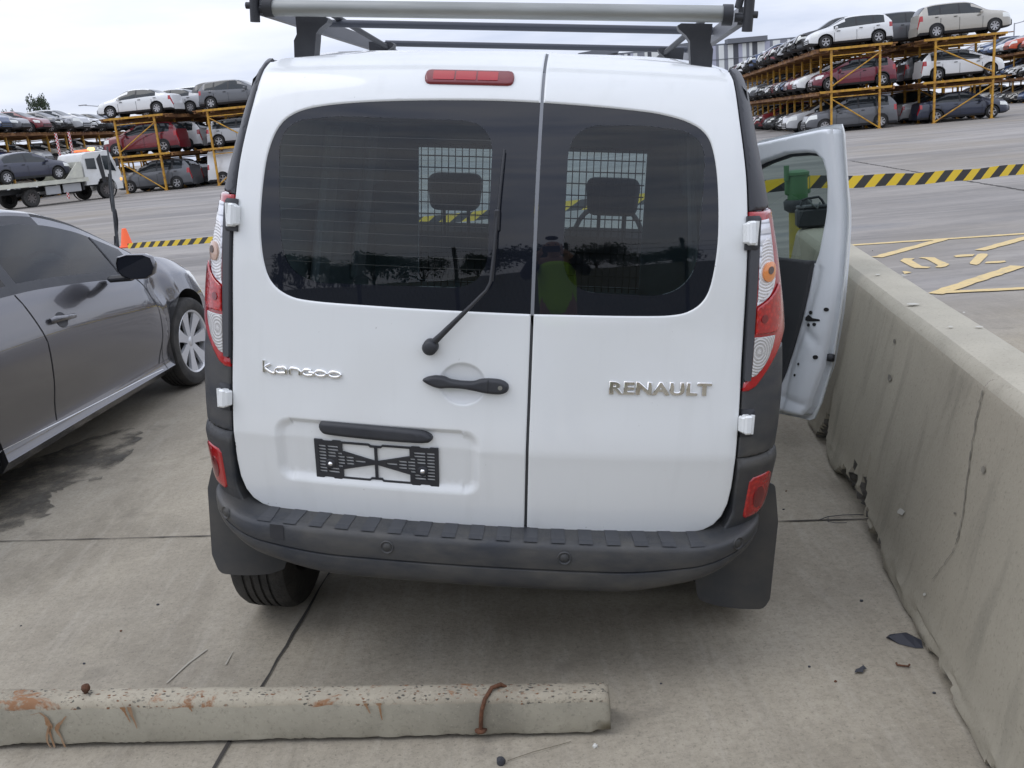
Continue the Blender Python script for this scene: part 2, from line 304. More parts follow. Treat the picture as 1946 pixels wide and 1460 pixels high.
def strip(mb, pts, w, z, jit=0.0, seed=0):
    rnd = random.Random(seed); P = []
    for a, b in zip(pts[:-1], pts[1:]):
        a, b = Vector(a), Vector(b); n = max(1, int((b-a).length/.08))
        for i in range(n): P.append(a.lerp(b, i/n))
    P.append(Vector(pts[-1])); vs = []
    for i, p in enumerate(P):
        d = (P[min(i+1, len(P)-1)]-P[max(i-1, 0)]).normalized(); nn = Vector((-d.y, d.x)); h = w/2*(1+rnd.uniform(-jit, jit)*2); o = nn*rnd.uniform(-jit, jit)*w
        vs += [(p.x+o.x+nn.x*h, p.y+o.y+nn.y*h, z), (p.x+o.x-nn.x*h, p.y+o.y-nn.y*h, z)]
    mb.add(vs, [(2*i, 2*i+1, 2*i+3, 2*i+2) for i in range(len(P)-1)])
mb = MB()
dv = Vector((3.633, -.587)).normalized(); A = Vector((-2.333, 3.974))
strip(mb, [A-dv*5.5, A+dv*4.0], .007, .004, .3, 1)
strip(mb, [Vector((-.88, 2.22))-Vector((.1085, 1))*2.6, Vector((-.763, 3.298)), Vector((-.763, 3.298))+Vector((.13, 1))*.6, Vector((-.66, 3.9))+Vector((.12, 1))*4.2], .008, .0045, .3, 2)
strip(mb, [A+Vector((-.75, 4.4))-dv*4, A+Vector((-.75, 4.4))+dv*3.6], .009, .004, .3, 3)
p = [gpt(*q).xy for q in ((1617, 306), (1717, 323), (1799, 338), (1946, 362))]; strip(mb, p+[p[-1]+(p[-1]-p[0])*.5], .05, .004, .3, 4)
tag(mb.build('pavement', joint_mat), kind='structure')

# scratches chalked on the slab
mb = MB(); strip(mb, [gpt(318, 1300).xy, gpt(360, 1262).xy, gpt(395, 1236).xy], .0035, .004, .9, 5); strip(mb, [gpt(430, 1265).xy, gpt(442, 1240).xy], .003, .004, .9, 6)
tag(mb.build('path', mat('pale_scratch', (.36, .335, .28), .9)), kind='structure')

# painted bay lines and stencilled figures
mb = MB()
def lane(a, b, w, s): strip(mb, [gpt(*a).xy, gpt(*b).xy], w, .005+.0008*s, .05, s)
lane((1600, 468), (1962, 444), .10, 1); lane((1666, 490), (1795, 455), .12, 2); lane((1862, 477), (1975, 446), .12, 3); lane((1776, 560), (1935, 507), .13, 4); lane((1783, 558), (1960, 549), .09, 5)
def shape(pts):
    z = 420; q = [gpt(1640+a*306/1862, 420+b*240/1460, .007) for a, b in pts]; mb.add(q, [list(range(len(q)))[::-1]])
shape([(430, 458), (470, 432), (600, 430), (560, 452), (650, 505), (680, 522), (790, 532), (740, 545), (600, 543), (560, 528)])
shape([(640, 425), (700, 418), (830, 422), (860, 440), (1000, 500), (960, 525), (900, 537), (830, 535), (870, 512), (760, 452), (720, 436)])
shape([(1045, 405), (1110, 390), (1295, 382), (1270, 405), (1080, 418)])
shape([(1325, 385), (1360, 376), (1430, 378), (1448, 392), (1345, 495), (1310, 508), (1240, 496), (1235, 480)])
shape([(1405, 490), (1430, 470), (1640, 458), (1655, 472), (1580, 484)])
shape([(455, 580), (510, 582), (565, 594), (480, 612)])
tag(mb.build('road', line_paint), kind='structure')

def blob(cx, cy, pts, z, name, m, seed=0, jit=.06, sub=6):
    rnd = random.Random(seed); q = []
    n = len(pts)
    for i in range(n):
        a, b = Vector(pts[i]), Vector(pts[(i+1) % n])
        for k in range(sub): q.append(a.lerp(b, k/sub)+Vector((rnd.uniform(-jit, jit), rnd.uniform(-jit, jit))))
    vs2, es, fs, *_ = delaunay_2d_cdt(q, [(i, (i+1) % len(q)) for i in range(len(q))], [list(range(len(q)))], 1, 1e-5)
    o = MB().add([(v.x, v.y, z) for v in vs2], fs).build(name, m); return o
P_ = lambda *a: [gpt(*q).xy for q in a]
tag(blob(0, 0, P_((0, 905), (120, 850), (230, 815), (268, 822), (250, 858), (215, 885), (200, 905), (130, 925), (90, 945), (95, 975), (40, 1000), (0, 1015), (-150, 1000), (-150, 950)), .004, 'road', wet_stain, 3, .035), kind='structure')

# ------------------------------------------------------------------ concrete barrier
def build_barrier():
    prof = [(.004, .0), (.003, .012), (.004, .024), (.006, .036), (.009, .05), (.012, .065), (.017, .082), (.022, .10), (.028, .125), (.034, .16), (.056, .26), (.079, .36), (.104, .47), (.129, .58), (.150, .67), (.164, .735), (.171, .762), (.186, .784), (.202, .797), (.27, .802), (.335, .80), (.354, .792), (.366, .770), (.376, .735), (.43, .5), (.51, .1), (.52, .01)]
    ys = np.arange(-1.0, 6.12, .016); mbf = MB(); rnd = random.Random(5)
    def nz(a, b, c=0): return noise.noise(Vector((a, b, c)))
    def chip(y):
        c = 0
        for yc, wd, h in ((4.22, .14, .13), (3.52, .34, .12), (3.12, .12, .06), (1.75, .18, .045), (5.1, .1, .05), (2.30, .14, .035), (1.2, .2, .05)):
            c = max(c, h*(1-((y-yc)/wd)**2)) if abs(y-yc) < wd else c
        return max(0, c*(1+.9*nz(y*11, 3)+.4*nz(y*37, 1)))
    vs = []; n = len(prof); cap = []
    for y in ys:
        x0 = .72+.165*y; c = chip(y)
        lift = .008+.014*max(0, nz(y*3, 9))+.006*abs(nz(y*20, 2)) + (.03 if 3.05 < y < 3.9 else 0)*max(0, 1-abs(y-3.5)/.45)
        for k, (o, z) in enumerate(prof):
            oo = o+.004*nz(y*1.5, z*4)
            zz = z+lift*(1-min(1, z/.12)) if k < n-2 else z
            if z < c and k < 11: oo += .050*min(1, (1-z/c)*2.5)+.020*nz(y*34, z*45, 4)+.010*nz(y*80, z*90, 4); zz = z+.006*nz(y*50, z*70, 8)
            if z < .06 and k < 10: oo += .008*nz(y*9, z*30, 7)
            if .75 < z < .79 and k < 20: oo += .003*nz(y*12, 5)
            vs.append((x0+oo, y, zz))
    fs = []; ms = []
    for i in range(len(ys)-1):
        for k in range(n-1):
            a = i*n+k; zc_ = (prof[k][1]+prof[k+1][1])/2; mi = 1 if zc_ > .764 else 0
            if k < 11 and zc_ < chip((ys[i]+ys[i+1])/2): mi = 2
            mbf.f.append([a, a+1, a+n+1, a+n][::-1]); mbf.m.append(mi); mbf.sm.append(mi < 2)
    mbf.v = vs; mbf.f.append(list(range(n))); mbf.m.append(0); mbf.sm.append(False)
    mbf.f.append([(len(ys)-1)*n+k for k in range(n)][::-1]); mbf.m.append(0); mbf.sm.append(False)
    b = auto_smooth(mbf.build('concrete_barrier', [barrier_conc, barrier_top_lit, broken_conc]), 24)
    tag(b, 'long grey concrete barrier with chipped foot and vertical crack, right of the van', 'barrier')
    # crack and pock marks
    cm = mat('crack_shadow', (.13, .12, .10), .95, vary=(.24, .225, .185), vscale=20)
    def onface(u, v):
        d = fw+rt2*((u-973)/F_PX)-up2*((v-730)/F_PX)
        t = 1.0
        for _ in range(40):
            P = Vector((0, 0, CAM_H))+d*t; z = min(max(P.z, 0), .76); o = np.interp(z, [a[1] for a in prof[:17]], [a[0] for a in prof[:17]])
            t += ((.72+.165*P.y+o)-P.x)/(d.x-.165*d.y)*.8
        return P
    def topf(u, v): return gpt(u, v, .806)
    def cstrip(pts, w, fn=onface, off=(-.004, 0, .001)):
        q = []; mb2 = MB()
        for a, b2 in zip(pts[:-1], pts[1:]):
            for i in range(8): q.append((a[0]+(b2[0]-a[0])*i/8+rnd.uniform(-1.2, 1.2), a[1]+(b2[1]-a[1])*i/8+rnd.uniform(-1, 1)))
        vs = []
        for i, (u, v) in enumerate(q):
            h = w*rnd.uniform(.5, 1.3); vs += [fn(u-h, v)+Vector(off), fn(u+h, v)+Vector(off)]
        mb2.add(vs, [(2*i, 2*i+1, 2*i+3, 2*i+2) for i in range(len(q)-1)]); mb2.build('crack', cm, b)
    cstrip([(1869, 742), (1857, 800), (1847, 860), (1838, 930), (1828, 1000), (1817, 1040)], .9)
    cstrip([(1817, 1041), (1795, 1075), (1770, 1105)], .6)
    cstrip([(1871, 735), (1880, 725), (1890, 722), (1946, 719)], .9, topf, (0, 0, .001))
    for (u, v, r, h) in ((1701, 649, 2, 5), (1692, 719, 4, 7), (1871, 893, 4, 8), (1817, 976, 3, 2), (1660, 477, 1, 1)):
        vs = [onface(u+r*math.cos(a)*rnd.uniform(.7, 1.2), v+h*math.sin(a)*rnd.uniform(.7, 1.2))+Vector((-.004, 0, .001)) for a in np.linspace(0, 6.28, 11)[:-1]]; MB().add(vs, [list(range(10))]).build('pock_mark', cm, b)
    sm_ = mat('pale_scuff', (.5, .49, .44), .9)
    for (u, v, r, h) in ((1715, 973, 7, 6), (1760, 1130, 3, 3)):
        vs = [onface(u+r*math.cos(a)*rnd.uniform(.7, 1.2), v+h*math.sin(a)*rnd.uniform(.7, 1.2))+Vector((-.005, 0, .001)) for a in np.linspace(0, 6.28, 11)[:-1]]; MB().add(vs, [list(range(10))]).build('scuff_mark', sm_, b)
    for (u, v, r, h) in ((1735, 578, 14, 1.5), (1806, 621, 5, 1), (1862, 621, 8, 1.2), (1718, 523, 6, 1), (1832, 594, 3, 1), (1668, 522, 5, 1)):
        vs = [topf(u+r*math.cos(a)*rnd.uniform(.7, 1.2), v+h*math.sin(a)*rnd.uniform(.7, 1.2))+Vector((0, 0, .001)) for a in np.linspace(0, 6.28, 11)[:-1]]; MB().add(vs, [list(range(10))]).build('scuff_mark', sm_, b)
build_barrier()

# ------------------------------------------------------------------ wheel stop
def build_stop():
    m, (t, b, nz, rng, mix, tcn, c) = concrete('stop_concrete', (.37, .345, .275), (.29, .27, .215), (.15, .14, .112), 3)
    m2, (t, b, nz, rng, mix, tcn, c) = concrete('worn_stop_top', (.40, .36, .28), (.30, .27, .21), (.19, .165, .125), 3, speck=.6)
    vm_ = t.nodes.new('ShaderNodeMapping'); vm_.inputs['Scale'].default_value = (1, 1.7, 1.7); t.links.new(tcn.outputs['Object'], vm_.inputs[0]); dn = t.nodes.new('ShaderNodeTexNoise'); dn.inputs['Scale'].default_value = 60; t.links.new(vm_.outputs[0], dn.inputs['Vector']); da = t.nodes.new('ShaderNodeMix'); da.data_type = 'RGBA'; da.blend_type = 'ADD'; da.inputs[0].default_value = .02; t.links.new(vm_.outputs[0], da.inputs[6]); t.links.new(dn.outputs['Color'], da.inputs[7]); vo = t.nodes.new('ShaderNodeTexVoronoi'); vo.inputs['Scale'].default_value = 70; t.links.new(da.outputs[2], vo.inputs['Vector'])
    peb = rng(vo.outputs['Distance'], .30, .44, 1, 0); sel = rng(vo.outputs['Color'], .50, .56); patch = rng(nz(5, 4, .6), .40, .50)
    mu = t.nodes.new('ShaderNodeMath'); mu.operation = 'MULTIPLY'; t.links.new(peb, mu.inputs[0]); t.links.new(sel, mu.inputs[1])
    mu2 = t.nodes.new('ShaderNodeMath'); mu2.operation = 'MULTIPLY'; t.links.new(mu.outputs[0], mu2.inputs[0]); t.links.new(patch, mu2.inputs[1])
    c = mix(mu2.outputs[0], c, mix(rng(nz(40, 2, .5), .5, .56), (.075, .072, .062), (.17, .085, .045))); c = mix(rng(nz(7, 5, .7, (1, 1, 1), .5), .56, .62, 0, .85), c, (.25, .115, .05)); t.links.new(c, b.inputs['Base Color'])
    root = empty('wheel_stop', (-.684, 2.34, 0), (0, 0, math.atan2(-.187, 1.719)))
    tag(root, 'worn precast concrete wheel stop with rust stains, lying on the slab behind the white van', 'wheel stop')
    prof = [(-.050, .004), (-.052, .02), (-.051, .05), (-.049, .098), (-.044, .111), (-.032, .117), (.0, .119), (.014, .117), (.022, .107), (.05, .05), (.07, .004)]
    xs = np.linspace(-1.30, .872, 170); n = len(prof); mbx = MB(); vs = []
    for i, x in enumerate(xs):
        endr = .008 if i in (0, len(xs)-1) else 0
        for k, (y, z) in enumerate(prof):
            q = noise.noise(Vector((x*25, y*30, z*30)))*.0035
            low = 1 if k == 0 else 0
            gap = low*(.006+.012*max(0, noise.noise(Vector((x*6, 4, 0))))+.006*abs(noise.noise(Vector((x*40, 1, 0)))))
            if low and -.98 < x < -.90: gap += .02*(1-abs(x+.94)/.04)
            if x > .82 and k < 4: gap += low*.02*(x-.82)/.05
            yy = y*(1-endr*3)+q; zz = z+gap+(q if k in (3, 4, 5) else 0)-endr*(1 if z > .05 else 0)
            tw = max(0, min(1, (.87-x)/1.7)); zz *= 1+.30*tw
            vs.append((x, yy, zz))
    mbx.v = vs
    for i in range(len(xs)-1):
        for k in range(n-1):
            a = i*n+k; mbx.f.append([a, a+1, a+n+1, a+n][::-1]); mbx.m.append(1 if 3 <= k <= 7 else 0); mbx.sm.append(True)
    mbx.f.append(list(range(n))); mbx.m.append(0); mbx.sm.append(False); mbx.f.append([(len(xs)-1)*n+k for k in range(n)][::-1]); mbx.m.append(0); mbx.sm.append(False)
    mbx.build('concrete_block', [m, m2], root)
    # rebar hook, bar stub
    r1 = MB().tube([(.600, .0, .118), (.585, -.005, .133), (.562, -.022, .134), (.545, -.050, .118), (.535, -.060, .09), (.530, -.059, .06), (.527, -.057, .035)], .0058, 8)
    r1.lathe([(0, -.003), (.016, -.003), (.017, 0), (0, .003)], 10, 'z', (.527, -.059, .032)); r1.build('rebar_hook', rust, root)
    r2 = MB().tube([(-.588, -.012, .14), (-.586, -.012, .160)], .006, 8); r2.lathe([(0, -.012), (.010, -.008), (.0125, 0), (.010, .009), (0, .013)], 12, 'z', (-.583, -.014, .166)); r2.build('bar_stub', rust, root)
    rs = mat('rust_stain', (.26, .13, .055), .9, vary=(.33, .24, .16), vscale=20)
    def run(pts, w):
        st = MB(); q = []
        for (a, b, c), (a2, b2, c2) in zip(pts[:-1], pts[1:]):
            for i_ in range(5): t_ = i_/5; q.append((a+(a2-a)*t_+.0012*noise.noise(Vector((a*90+i_, b*200, 1))), b+(b2-b)*t_, (c+(c2-c)*t_)*(1+.4*noise.noise(Vector((i_*1.7, b*300, a*50))))))
        q.append(pts[-1]); vs = []
        for x, z, c in q:
            zz = z*(1+.30*min(1, (.87-x)/1.7)); vs += [(x-w*c, -.0565, zz), (x+w*c, -.0565, zz)]
        st.add(vs, [(2*i_, 2*i_+1, 2*i_+3, 2*i_+2) for i_ in range(len(q)-1)]); st.build('rust_stain', rs, root)
    run([(-.735, .088, .3), (-.705, .094, .5), (-.690, .082, .7), (-.688, .066, 1.5), (-.684, .058, 1.3), (-.700, .038, .6), (-.704, .02, .5), (-.698, .006, .4)], .006)
    run([(-.630, .084, .3), (-.648, .070, .8), (-.66, .062, 1.2), (-.668, .050, .9), (-.660, .03, .5), (-.655, .006, .5)], .006)
    run([(-.684, .060, .6), (-.690, .045, .5), (-.686, .006, .5)], .006)
    run([(-.462, .105, 1.8), (-.458, .095, .8), (-.452, .078, .5), (-.448, .066, .3)], .005); run([(-.442, .105, 1.5), (-.440, .085, .7), (-.434, .065, .5), (-.432, .050, .3)], .005)
    run([(.222, .108, 1.0), (.226, .095, .6), (.232, .080, .3)], .0045); run([(.258, .108, 2.2), (.260, .10, .7), (.261, .075, .5), (.262, .062, .3)], .0045)
    run([(-.270, .108, .8), (-.265, .092, .5)], .0045)
build_stop()

# ------------------------------------------------------------------ small litter
def lump(name, loc, r, m, label, cat, seed=0, flat=.5, rz=0):
    rnd = random.Random(seed); import bmesh
    bm = bmesh.new(); bmesh.ops.create_icosphere(bm, subdivisions=2, radius=1)
    for v in bm.verts:
        k = 1+.35*noise.noise(v.co*2+Vector((seed, 0, 0))); v.co = Vector((v.co.x*r[0]*k, v.co.y*r[1]*k, max(0, v.co.z+flat)*r[2]*k))
    me = bpy.data.meshes.new(name); bm.to_mesh(me); bm.free(); me.materials.append(m); o = bpy.data.objects.new(name, me); COL.objects.link(o); o.location = loc; o.rotation_euler = (0, 0, rz); tag(o, label, cat); return o
dark_bit = mat('dark_debris', (.04, .042, .05), .7)
P = gpt(1716, 1222); mbq = MB().add([(-.05, .045, .004), (-.03, .055, .012), (.0, .035, .03), (.025, .03, .034), (.06, -.03, .03), (.055, -.055, .006), (.03, -.05, .004), (-.02, -.01, .004), (-.045, .03, .018), (.03, -.02, .045), (.0, .02, .04)],
    [(0, 1, 8), (1, 2, 10, 8), (2, 3, 10), (3, 4, 9, 10), (4, 5, 9), (5, 6, 9), (6, 7, 10, 9), (7, 0, 8), (7, 8, 10)])
o = mbq.build('plastic_fragment', mat('blue_black_plastic', (.02, .022, .032), .6)); o.location = P; o.scale = (.75, .75, .6); tag(o, 'broken blue-black plastic fragment on the ground against the foot of the concrete barrier', 'debris')
P = gpt(1635, 1277); q = MB().add([(-.02, -.008, .004), (-.012, -.012, .009), (.004, -.013, .006), (.006, -.006, .009), (.02, .004, .006), (.014, .014, .012), (.0, .008, .008), (-.012, .004, .007)], [(0, 1, 2, 3, 4, 5, 6, 7)]).build('dead_leaf', dark_bit); q.location = P; tag(q, 'dark flat dead leaf lying on the slab between the van and the barrier', 'leaf')
P = gpt(1720, 1266); q = MB().tube([(-.02, .012, .005), (-.022, .002, .005), (-.01, -.004, .005), (.004, -.012, .006), (.01, -.006, .008)], .003, 6).build('rusty_hook', rust); q.location = P; tag(q, 'small rusty bent hook on the ground below the plastic fragment', 'debris')
lump('dark_clod', gpt(952, 1452), (.012, .011, .014), dark_bit, 'small black clod on the slab in front of the wheel stop', 'debris', 3)
lump('white_pebble', gpt(1131, 1420), (.007, .006, .006), mat('white_stone', (.6, .6, .56), .8), 'tiny white pebble beside the right end of the wheel stop', 'pebble', 4)
P = gpt(1605, 985); q = MB().tube([(-.10, -.004, .005), (-.06, .012, .008), (0, .018, .006), (.05, .010, .006), (.10, 0, .005)], .0016, 5); q.tube([(-.06, .012, .006), (-.075, -.03, .006), (-.05, -.045, .005), (-.01, -.05, .004)], .0013, 5); q = q.build('dry_twig', dark_bit); q.location = P; tag(q, 'thin dry twig lying along the slab joint beside the barrier', 'twig')
q = MB(); a, b_ = gpt(965, 1448), gpt(1085, 1412); q.tube([(0, 0, .004), ((b_-a).x*.4, (b_-a).y*.4, .007), ((b_-a).x, (b_-a).y, .004)], .0009, 5); q = q.build('dry_stalk', mat('stalk', (.16, .14, .10), .9)); q.location = a; tag(q, 'thin dry stalk lying below the wheel stop', 'twig')
rnd = random.Random(11)
for k, (u, v) in enumerate(((1494, 934), (1489, 969), (1637, 1143), (1538, 1268), (1588, 1296), (1775, 1318), (40, 1190), (160, 1262), (230, 1200), (300, 1150), (1256, 1300))):
    s = rnd.uniform(.003, .006)
    o = lump('pebble', gpt(u, v), (s, s*.8, s*.7), dark_bit if k % 4 else rust, None, 'pebble', k)
    o['label'] = 'tiny dark speck of grit on the concrete slab'; o['group'] = 'grit on the slab'
# ------------------------------------------------------------------ the white van (its own axes: x right, y forward, z up; it leans to the right)
van = empty('van', (-.206, 2.409, -.035))
van.rotation_mode = 'QUATERNION'
van.rotation_quaternion = (Matrix.Rotation(R_(-6.35), 3, 'Z') @ Matrix.Rotation(R_(6.54), 3, 'Y')).to_quaternion()
tag(van, 'white panel van with roof rack, seen from behind, leaning right, driver door open', 'van')
tab = lambda a: (lambda f: f)(cat_interp(a))
v_door = tab([(.40, .70), (.86, .702), (1.03, .698), (1.27, .693), (1.48, .68), (1.67, .652), (1.79, .632), (1.85, .60)])
v_W = tab([(.38, .66), (.42, .70), (.48, .755), (.54, .79), (.60, .820), (.76, .836), (.91, .842), (1.09, .83), (1.25, .803), (1.43, .763), (1.60, .722), (1.77, .684), (1.83, .64), (1.9, .58)])
v_y0 = tab([(.40, .13), (.53, .095), (.755, .060), (.775, .057), (.9, .066), (1.1, .084), (1.2, .092), (1.3, .101), (1.4, .115), (1.5, .138), (1.6, .172), (1.7, .220), (1.75, .255), (1.79, .31), (1.83, .41), (1.86, .55)])
def vsurf0(s, z):
    sg = 1 if s >= 0 else -1; a = abs(s); x0 = v_door(z)-.012; w = v_W(z)-x0
    if a <= x0: x = a; y = v_y0(z)+.06*(x/.7)**2
    else:
        th = (a-x0)/w
        if th < math.pi/2: x = x0+w*math.sin(th); y = v_y0(z)+.06*(x0/.7)**2+.16*(1-math.cos(th))+.17*(x-x0)
        else: x = x0+w+.012*min(1, (th-math.pi/2)*.5); y = v_y0(z)+.06*(x0/.7)**2+.16+.17*w+(th-math.pi/2)*w*1.3
    return Vector((sg*x, y, z))
def s_of(x, z):
    x0 = v_door(z)-.012; w = v_W(z)-x0; a = abs(x)
    if a <= x0: return x
    return math.copysign(x0+w*math.asin(min(1, (a-x0)/w)), x)
def vsurf(s, z, off=0.0):
    p = vsurf0(s, z); e_ = .003
    a = vsurf0(s+e_, z)-vsurf0(s-e_, z); b = vsurf0(s, z+e_)-vsurf0(s, z-e_); n = a.cross(b).normalized()
    if n.y > 0 and abs(s) < .69: n = -n
    return p+n*off
def resample(pts, step, closed=True, smooth=False):
    P = [Vector(p[:2]) for p in pts]; out_ = []; n = len(P)
    for i in range(n if closed else n-1):
        a, b = P[i], P[(i+1) % n]; L_ = (b-a).length; k = max(1, int(math.ceil(L_/step)))
        p0 = P[(i-1) % n] if (closed or i > 0) else a; p3 = P[(i+2) % n] if (closed or i+2 < n) else b
        for j in range(k):
            t = j/k
            if smooth: q = .5*((2*a)+(-p0+b)*t+(2*p0-5*a+4*b-p3)*t*t+(-p0+3*a-3*b+p3)*t**3)
            else: q = a.lerp(b, t)
            out_.append(q)
    if not closed: out_.append(P[-1])
    return out_
def rpoly(c, step=.012):
    """polygon with rounded corners: (x, z, radius)"""
    out_ = []; n = len(c)
    for i in range(n):
        p = Vector(c[i][:2]); r = c[i][2] if len(c[i]) > 2 else 0; a = Vector(c[i-1][:2]); b = Vector(c[(i+1) % n][:2])
        if r <= 0: out_.append(p); continue
        u = (a-p).normalized(); w = (b-p).normalized(); ang = u.angle(w); d = min(r/math.tan(ang/2), (a-p).length*.49, (b-p).length*.49)
        s0, s1 = p+u*d, p+w*d; k = max(3, int(r/.006)) if r > .012 else 3
        for j in range(k+1):
            t = j/k; out_.append(s0*(1-t)**2+p*2*t*(1-t)+s1*t*t)
    return resample([(q.x, q.y) for q in out_], step)
def area(P): return sum(P[i-1].x*P[i].y-P[i].x*P[i-1].y for i in range(len(P)))/2
def dseg(P, C):
    """distance of the points P (n,2) to the closed polygon C (m,2)"""
    A = C; B = np.roll(C, -1, 0); d = B-A; l2 = (d**2).sum(1)+1e-12; best = np.full(len(P), 1e9)
    for i in range(len(A)):
        t = np.clip(((P-A[i])@d[i])/l2[i], 0, 1); q = A[i]+t[:, None]*d[i]; best = np.minimum(best, ((P-q)**2).sum(1))
    return np.sqrt(best)
def inside(P, C):
    x, y = P[:, 0], P[:, 1]; c = np.zeros(len(P), bool); j = len(C)-1
    for i in range(len(C)):
        xi, yi = C[i]; xj, yj = C[j]
        m = ((yi > y) != (yj > y)) & (x < (xj-xi)*(y-yi)/((yj-yi) if yj != yi else 1e-12)+xi); c ^= m; j = i
    return c
def patch(outline, surf=vsurf, off=0.0, thick=.01, grid=.03, holes=(), rnd=0.0, disp=None, mb=None, mi=0, mirror=False, hole_round=True, extra=None):
    """a panel lying on a curved surface: outline (s,z) -> solid with rounded rim"""
    mb = mb or MB(); O = [Vector(p[:2]) for p in outline]
    if area(O) < 0: O = O[::-1]
    rings = [O]; H = []
    for h in holes:
        h = [Vector(p[:2]) for p in h]
        if area(h) > 0: h = h[::-1]
        H.append(h); rings.append(h)
    pts = []; edges = []
    for r in rings:
        b = len(pts); pts += r; edges += [(b+i, b+(i+1) % len(r)) for i in range(len(r))]
    nb = len(pts); Oa = np.array([(p.x, p.y) for p in O]); Ha = [np.array([(p.x, p.y) for p in h]) for h in H]
    def ok(Q, tol):
        if not len(Q): return np.zeros(0, bool)
        m = inside(Q, Oa) & (dseg(Q, Oa) > tol)
        for h in Ha: m &= ~inside(Q, h) & (dseg(Q, h) > tol)
        return m
    ex = []
    if rnd > 0:
        for q in (.12, .4, 1.0):
            c = []
            for r in (rings if hole_round else rings[:1]):
                n = len(r)
                for i in range(n):
                    t = (r[(i+1) % n]-r[i-1]); 
                    if t.length < 1e-9: continue
                    t.normalize(); c.append((r[i].x-t.y*rnd*q, r[i].y+t.x*rnd*q))
            c = np.array(c); ex.append(c[ok(c, rnd*q*.8)])
    x0, y0 = Oa.min(0); x1, y1 = Oa.max(0)
    if extra is not None: extra = np.array(extra); extra = extra[ok(extra, .003)]; ex.append(extra)
    gx, gy = np.meshgrid(np.arange(x0+grid/2, x1, grid), np.arange(y0+grid/2, y1, grid)); G = np.c_[gx.ravel(), gy.ravel()]
    if extra is not None: G = G[np.array([((extra-g)**2).sum(1).min() > (grid*.45)**2 for g in G])]
    ex.append(G[ok(G, max(rnd*1.15, grid*.35))])
    ex = np.concatenate([e_ for e_ in ex if len(e_)]) if any(len(e_) for e_ in ex) else np.zeros((0, 2))
    allp = pts+[Vector(q) for q in ex]
    vv, _, ff, ov, _, _ = delaunay_2d_cdt(allp, edges, [], 0, 1e-6)
    V2 = np.array([(v.x, v.y) for v in vv]); T = np.array([f for f in ff if len(f) == 3]); cen = V2[T].mean(1)
    keep = inside(cen, Oa)
    for h in Ha: keep &= ~inside(cen, h)
    T = T[keep]; d = np.minimum.reduce([dseg(V2, Oa)]+([dseg(V2, h) for h in Ha] if hole_round else [])) if rnd > 0 else None
    base = len(mb.v); front = []
    def rd(v): v = np.clip(rnd-v, 0, rnd*.985); return rnd-np.sqrt(rnd**2-v**2)
    def dist(Q): return np.minimum.reduce([np.where(inside(Q, Oa), 1, -1)*dseg(Q, Oa)]+([np.where(inside(Q, h), -1, 1)*dseg(Q, h) for h in Ha] if hole_round else []))
    for i, (a, b) in enumerate(V2):
        o = off
        if rnd > 0 and d[i] < rnd: o -= rnd-math.sqrt(max(0, rnd**2-(rnd-d[i])**2))
        if disp: o += disp(a, b)
        front.append(surf(a, b, o))
    e_ = .0012; dd = {}
    for q in ((e_, 0), (-e_, 0), (0, e_), (0, -e_)): dd[q] = rd(dist(V2+np.array(q))) if rnd > 0 else np.zeros(len(V2))
    nrm = []
    def ev(i, q): a, b = V2[i][0]+q[0], V2[i][1]+q[1]; return surf(a, b, off-dd[q][i]+(disp(a, b) if disp else 0))
    for i in range(len(V2)):
        nrm.append((ev(i, (e_, 0))-ev(i, (-e_, 0))).cross(ev(i, (0, e_))-ev(i, (0, -e_))).normalized())
    sg = -1 if mirror else 1
    fl = [tuple(t) for t in T]
    # orientation check: outward = away from the back side
    a, b, c = [front[i] for i in fl[len(fl)//2]]; bk = surf(*V2[fl[len(fl)//2][0]], off-.02); flip = (b-a).cross(c-a).dot(a-bk) < 0
    if flip: fl = [t[::-1] for t in fl]
    fa, fb_, fc_ = [front[j] for j in fl[len(fl)//2]]; 
    if nrm[fl[len(fl)//2][0]].dot((fb_-fa).cross(fc_-fa)) < 0: nrm = [-q for q in nrm]
    for i, q in enumerate(nrm): mb.n[base+i] = tuple(q)
    mb.add(front, fl, mi, True)
    if thick > 0:
        m = {}; bv = []
        for r in rings:
            idx = []
            for p in r:
                k = int(np.argmin(((V2-np.array((p.x, p.y)))**2).sum(1))); idx.append(k)
            bb = [surf(V2[k][0], V2[k][1], off-thick) for k in idx]; fb = [front[k] for k in idx]; n = len(r)
            fs = [(i, n+i, n+(i+1) % n, (i+1) % n) for i in range(n)]
            if flip: fs = [q[::-1] for q in fs]
            mb.add(fb+bb, fs, mi, True)
    return mb
def panel(name, outline, m, parent, **k):
    o = patch(outline, **k).build(name, m, parent); return o
def mir(P): return [(-p[0],)+tuple(p[1:]) for p in P]
def sx(P): return [(s_of(p[0], p[1]),)+tuple(p[1:]) for p in P]

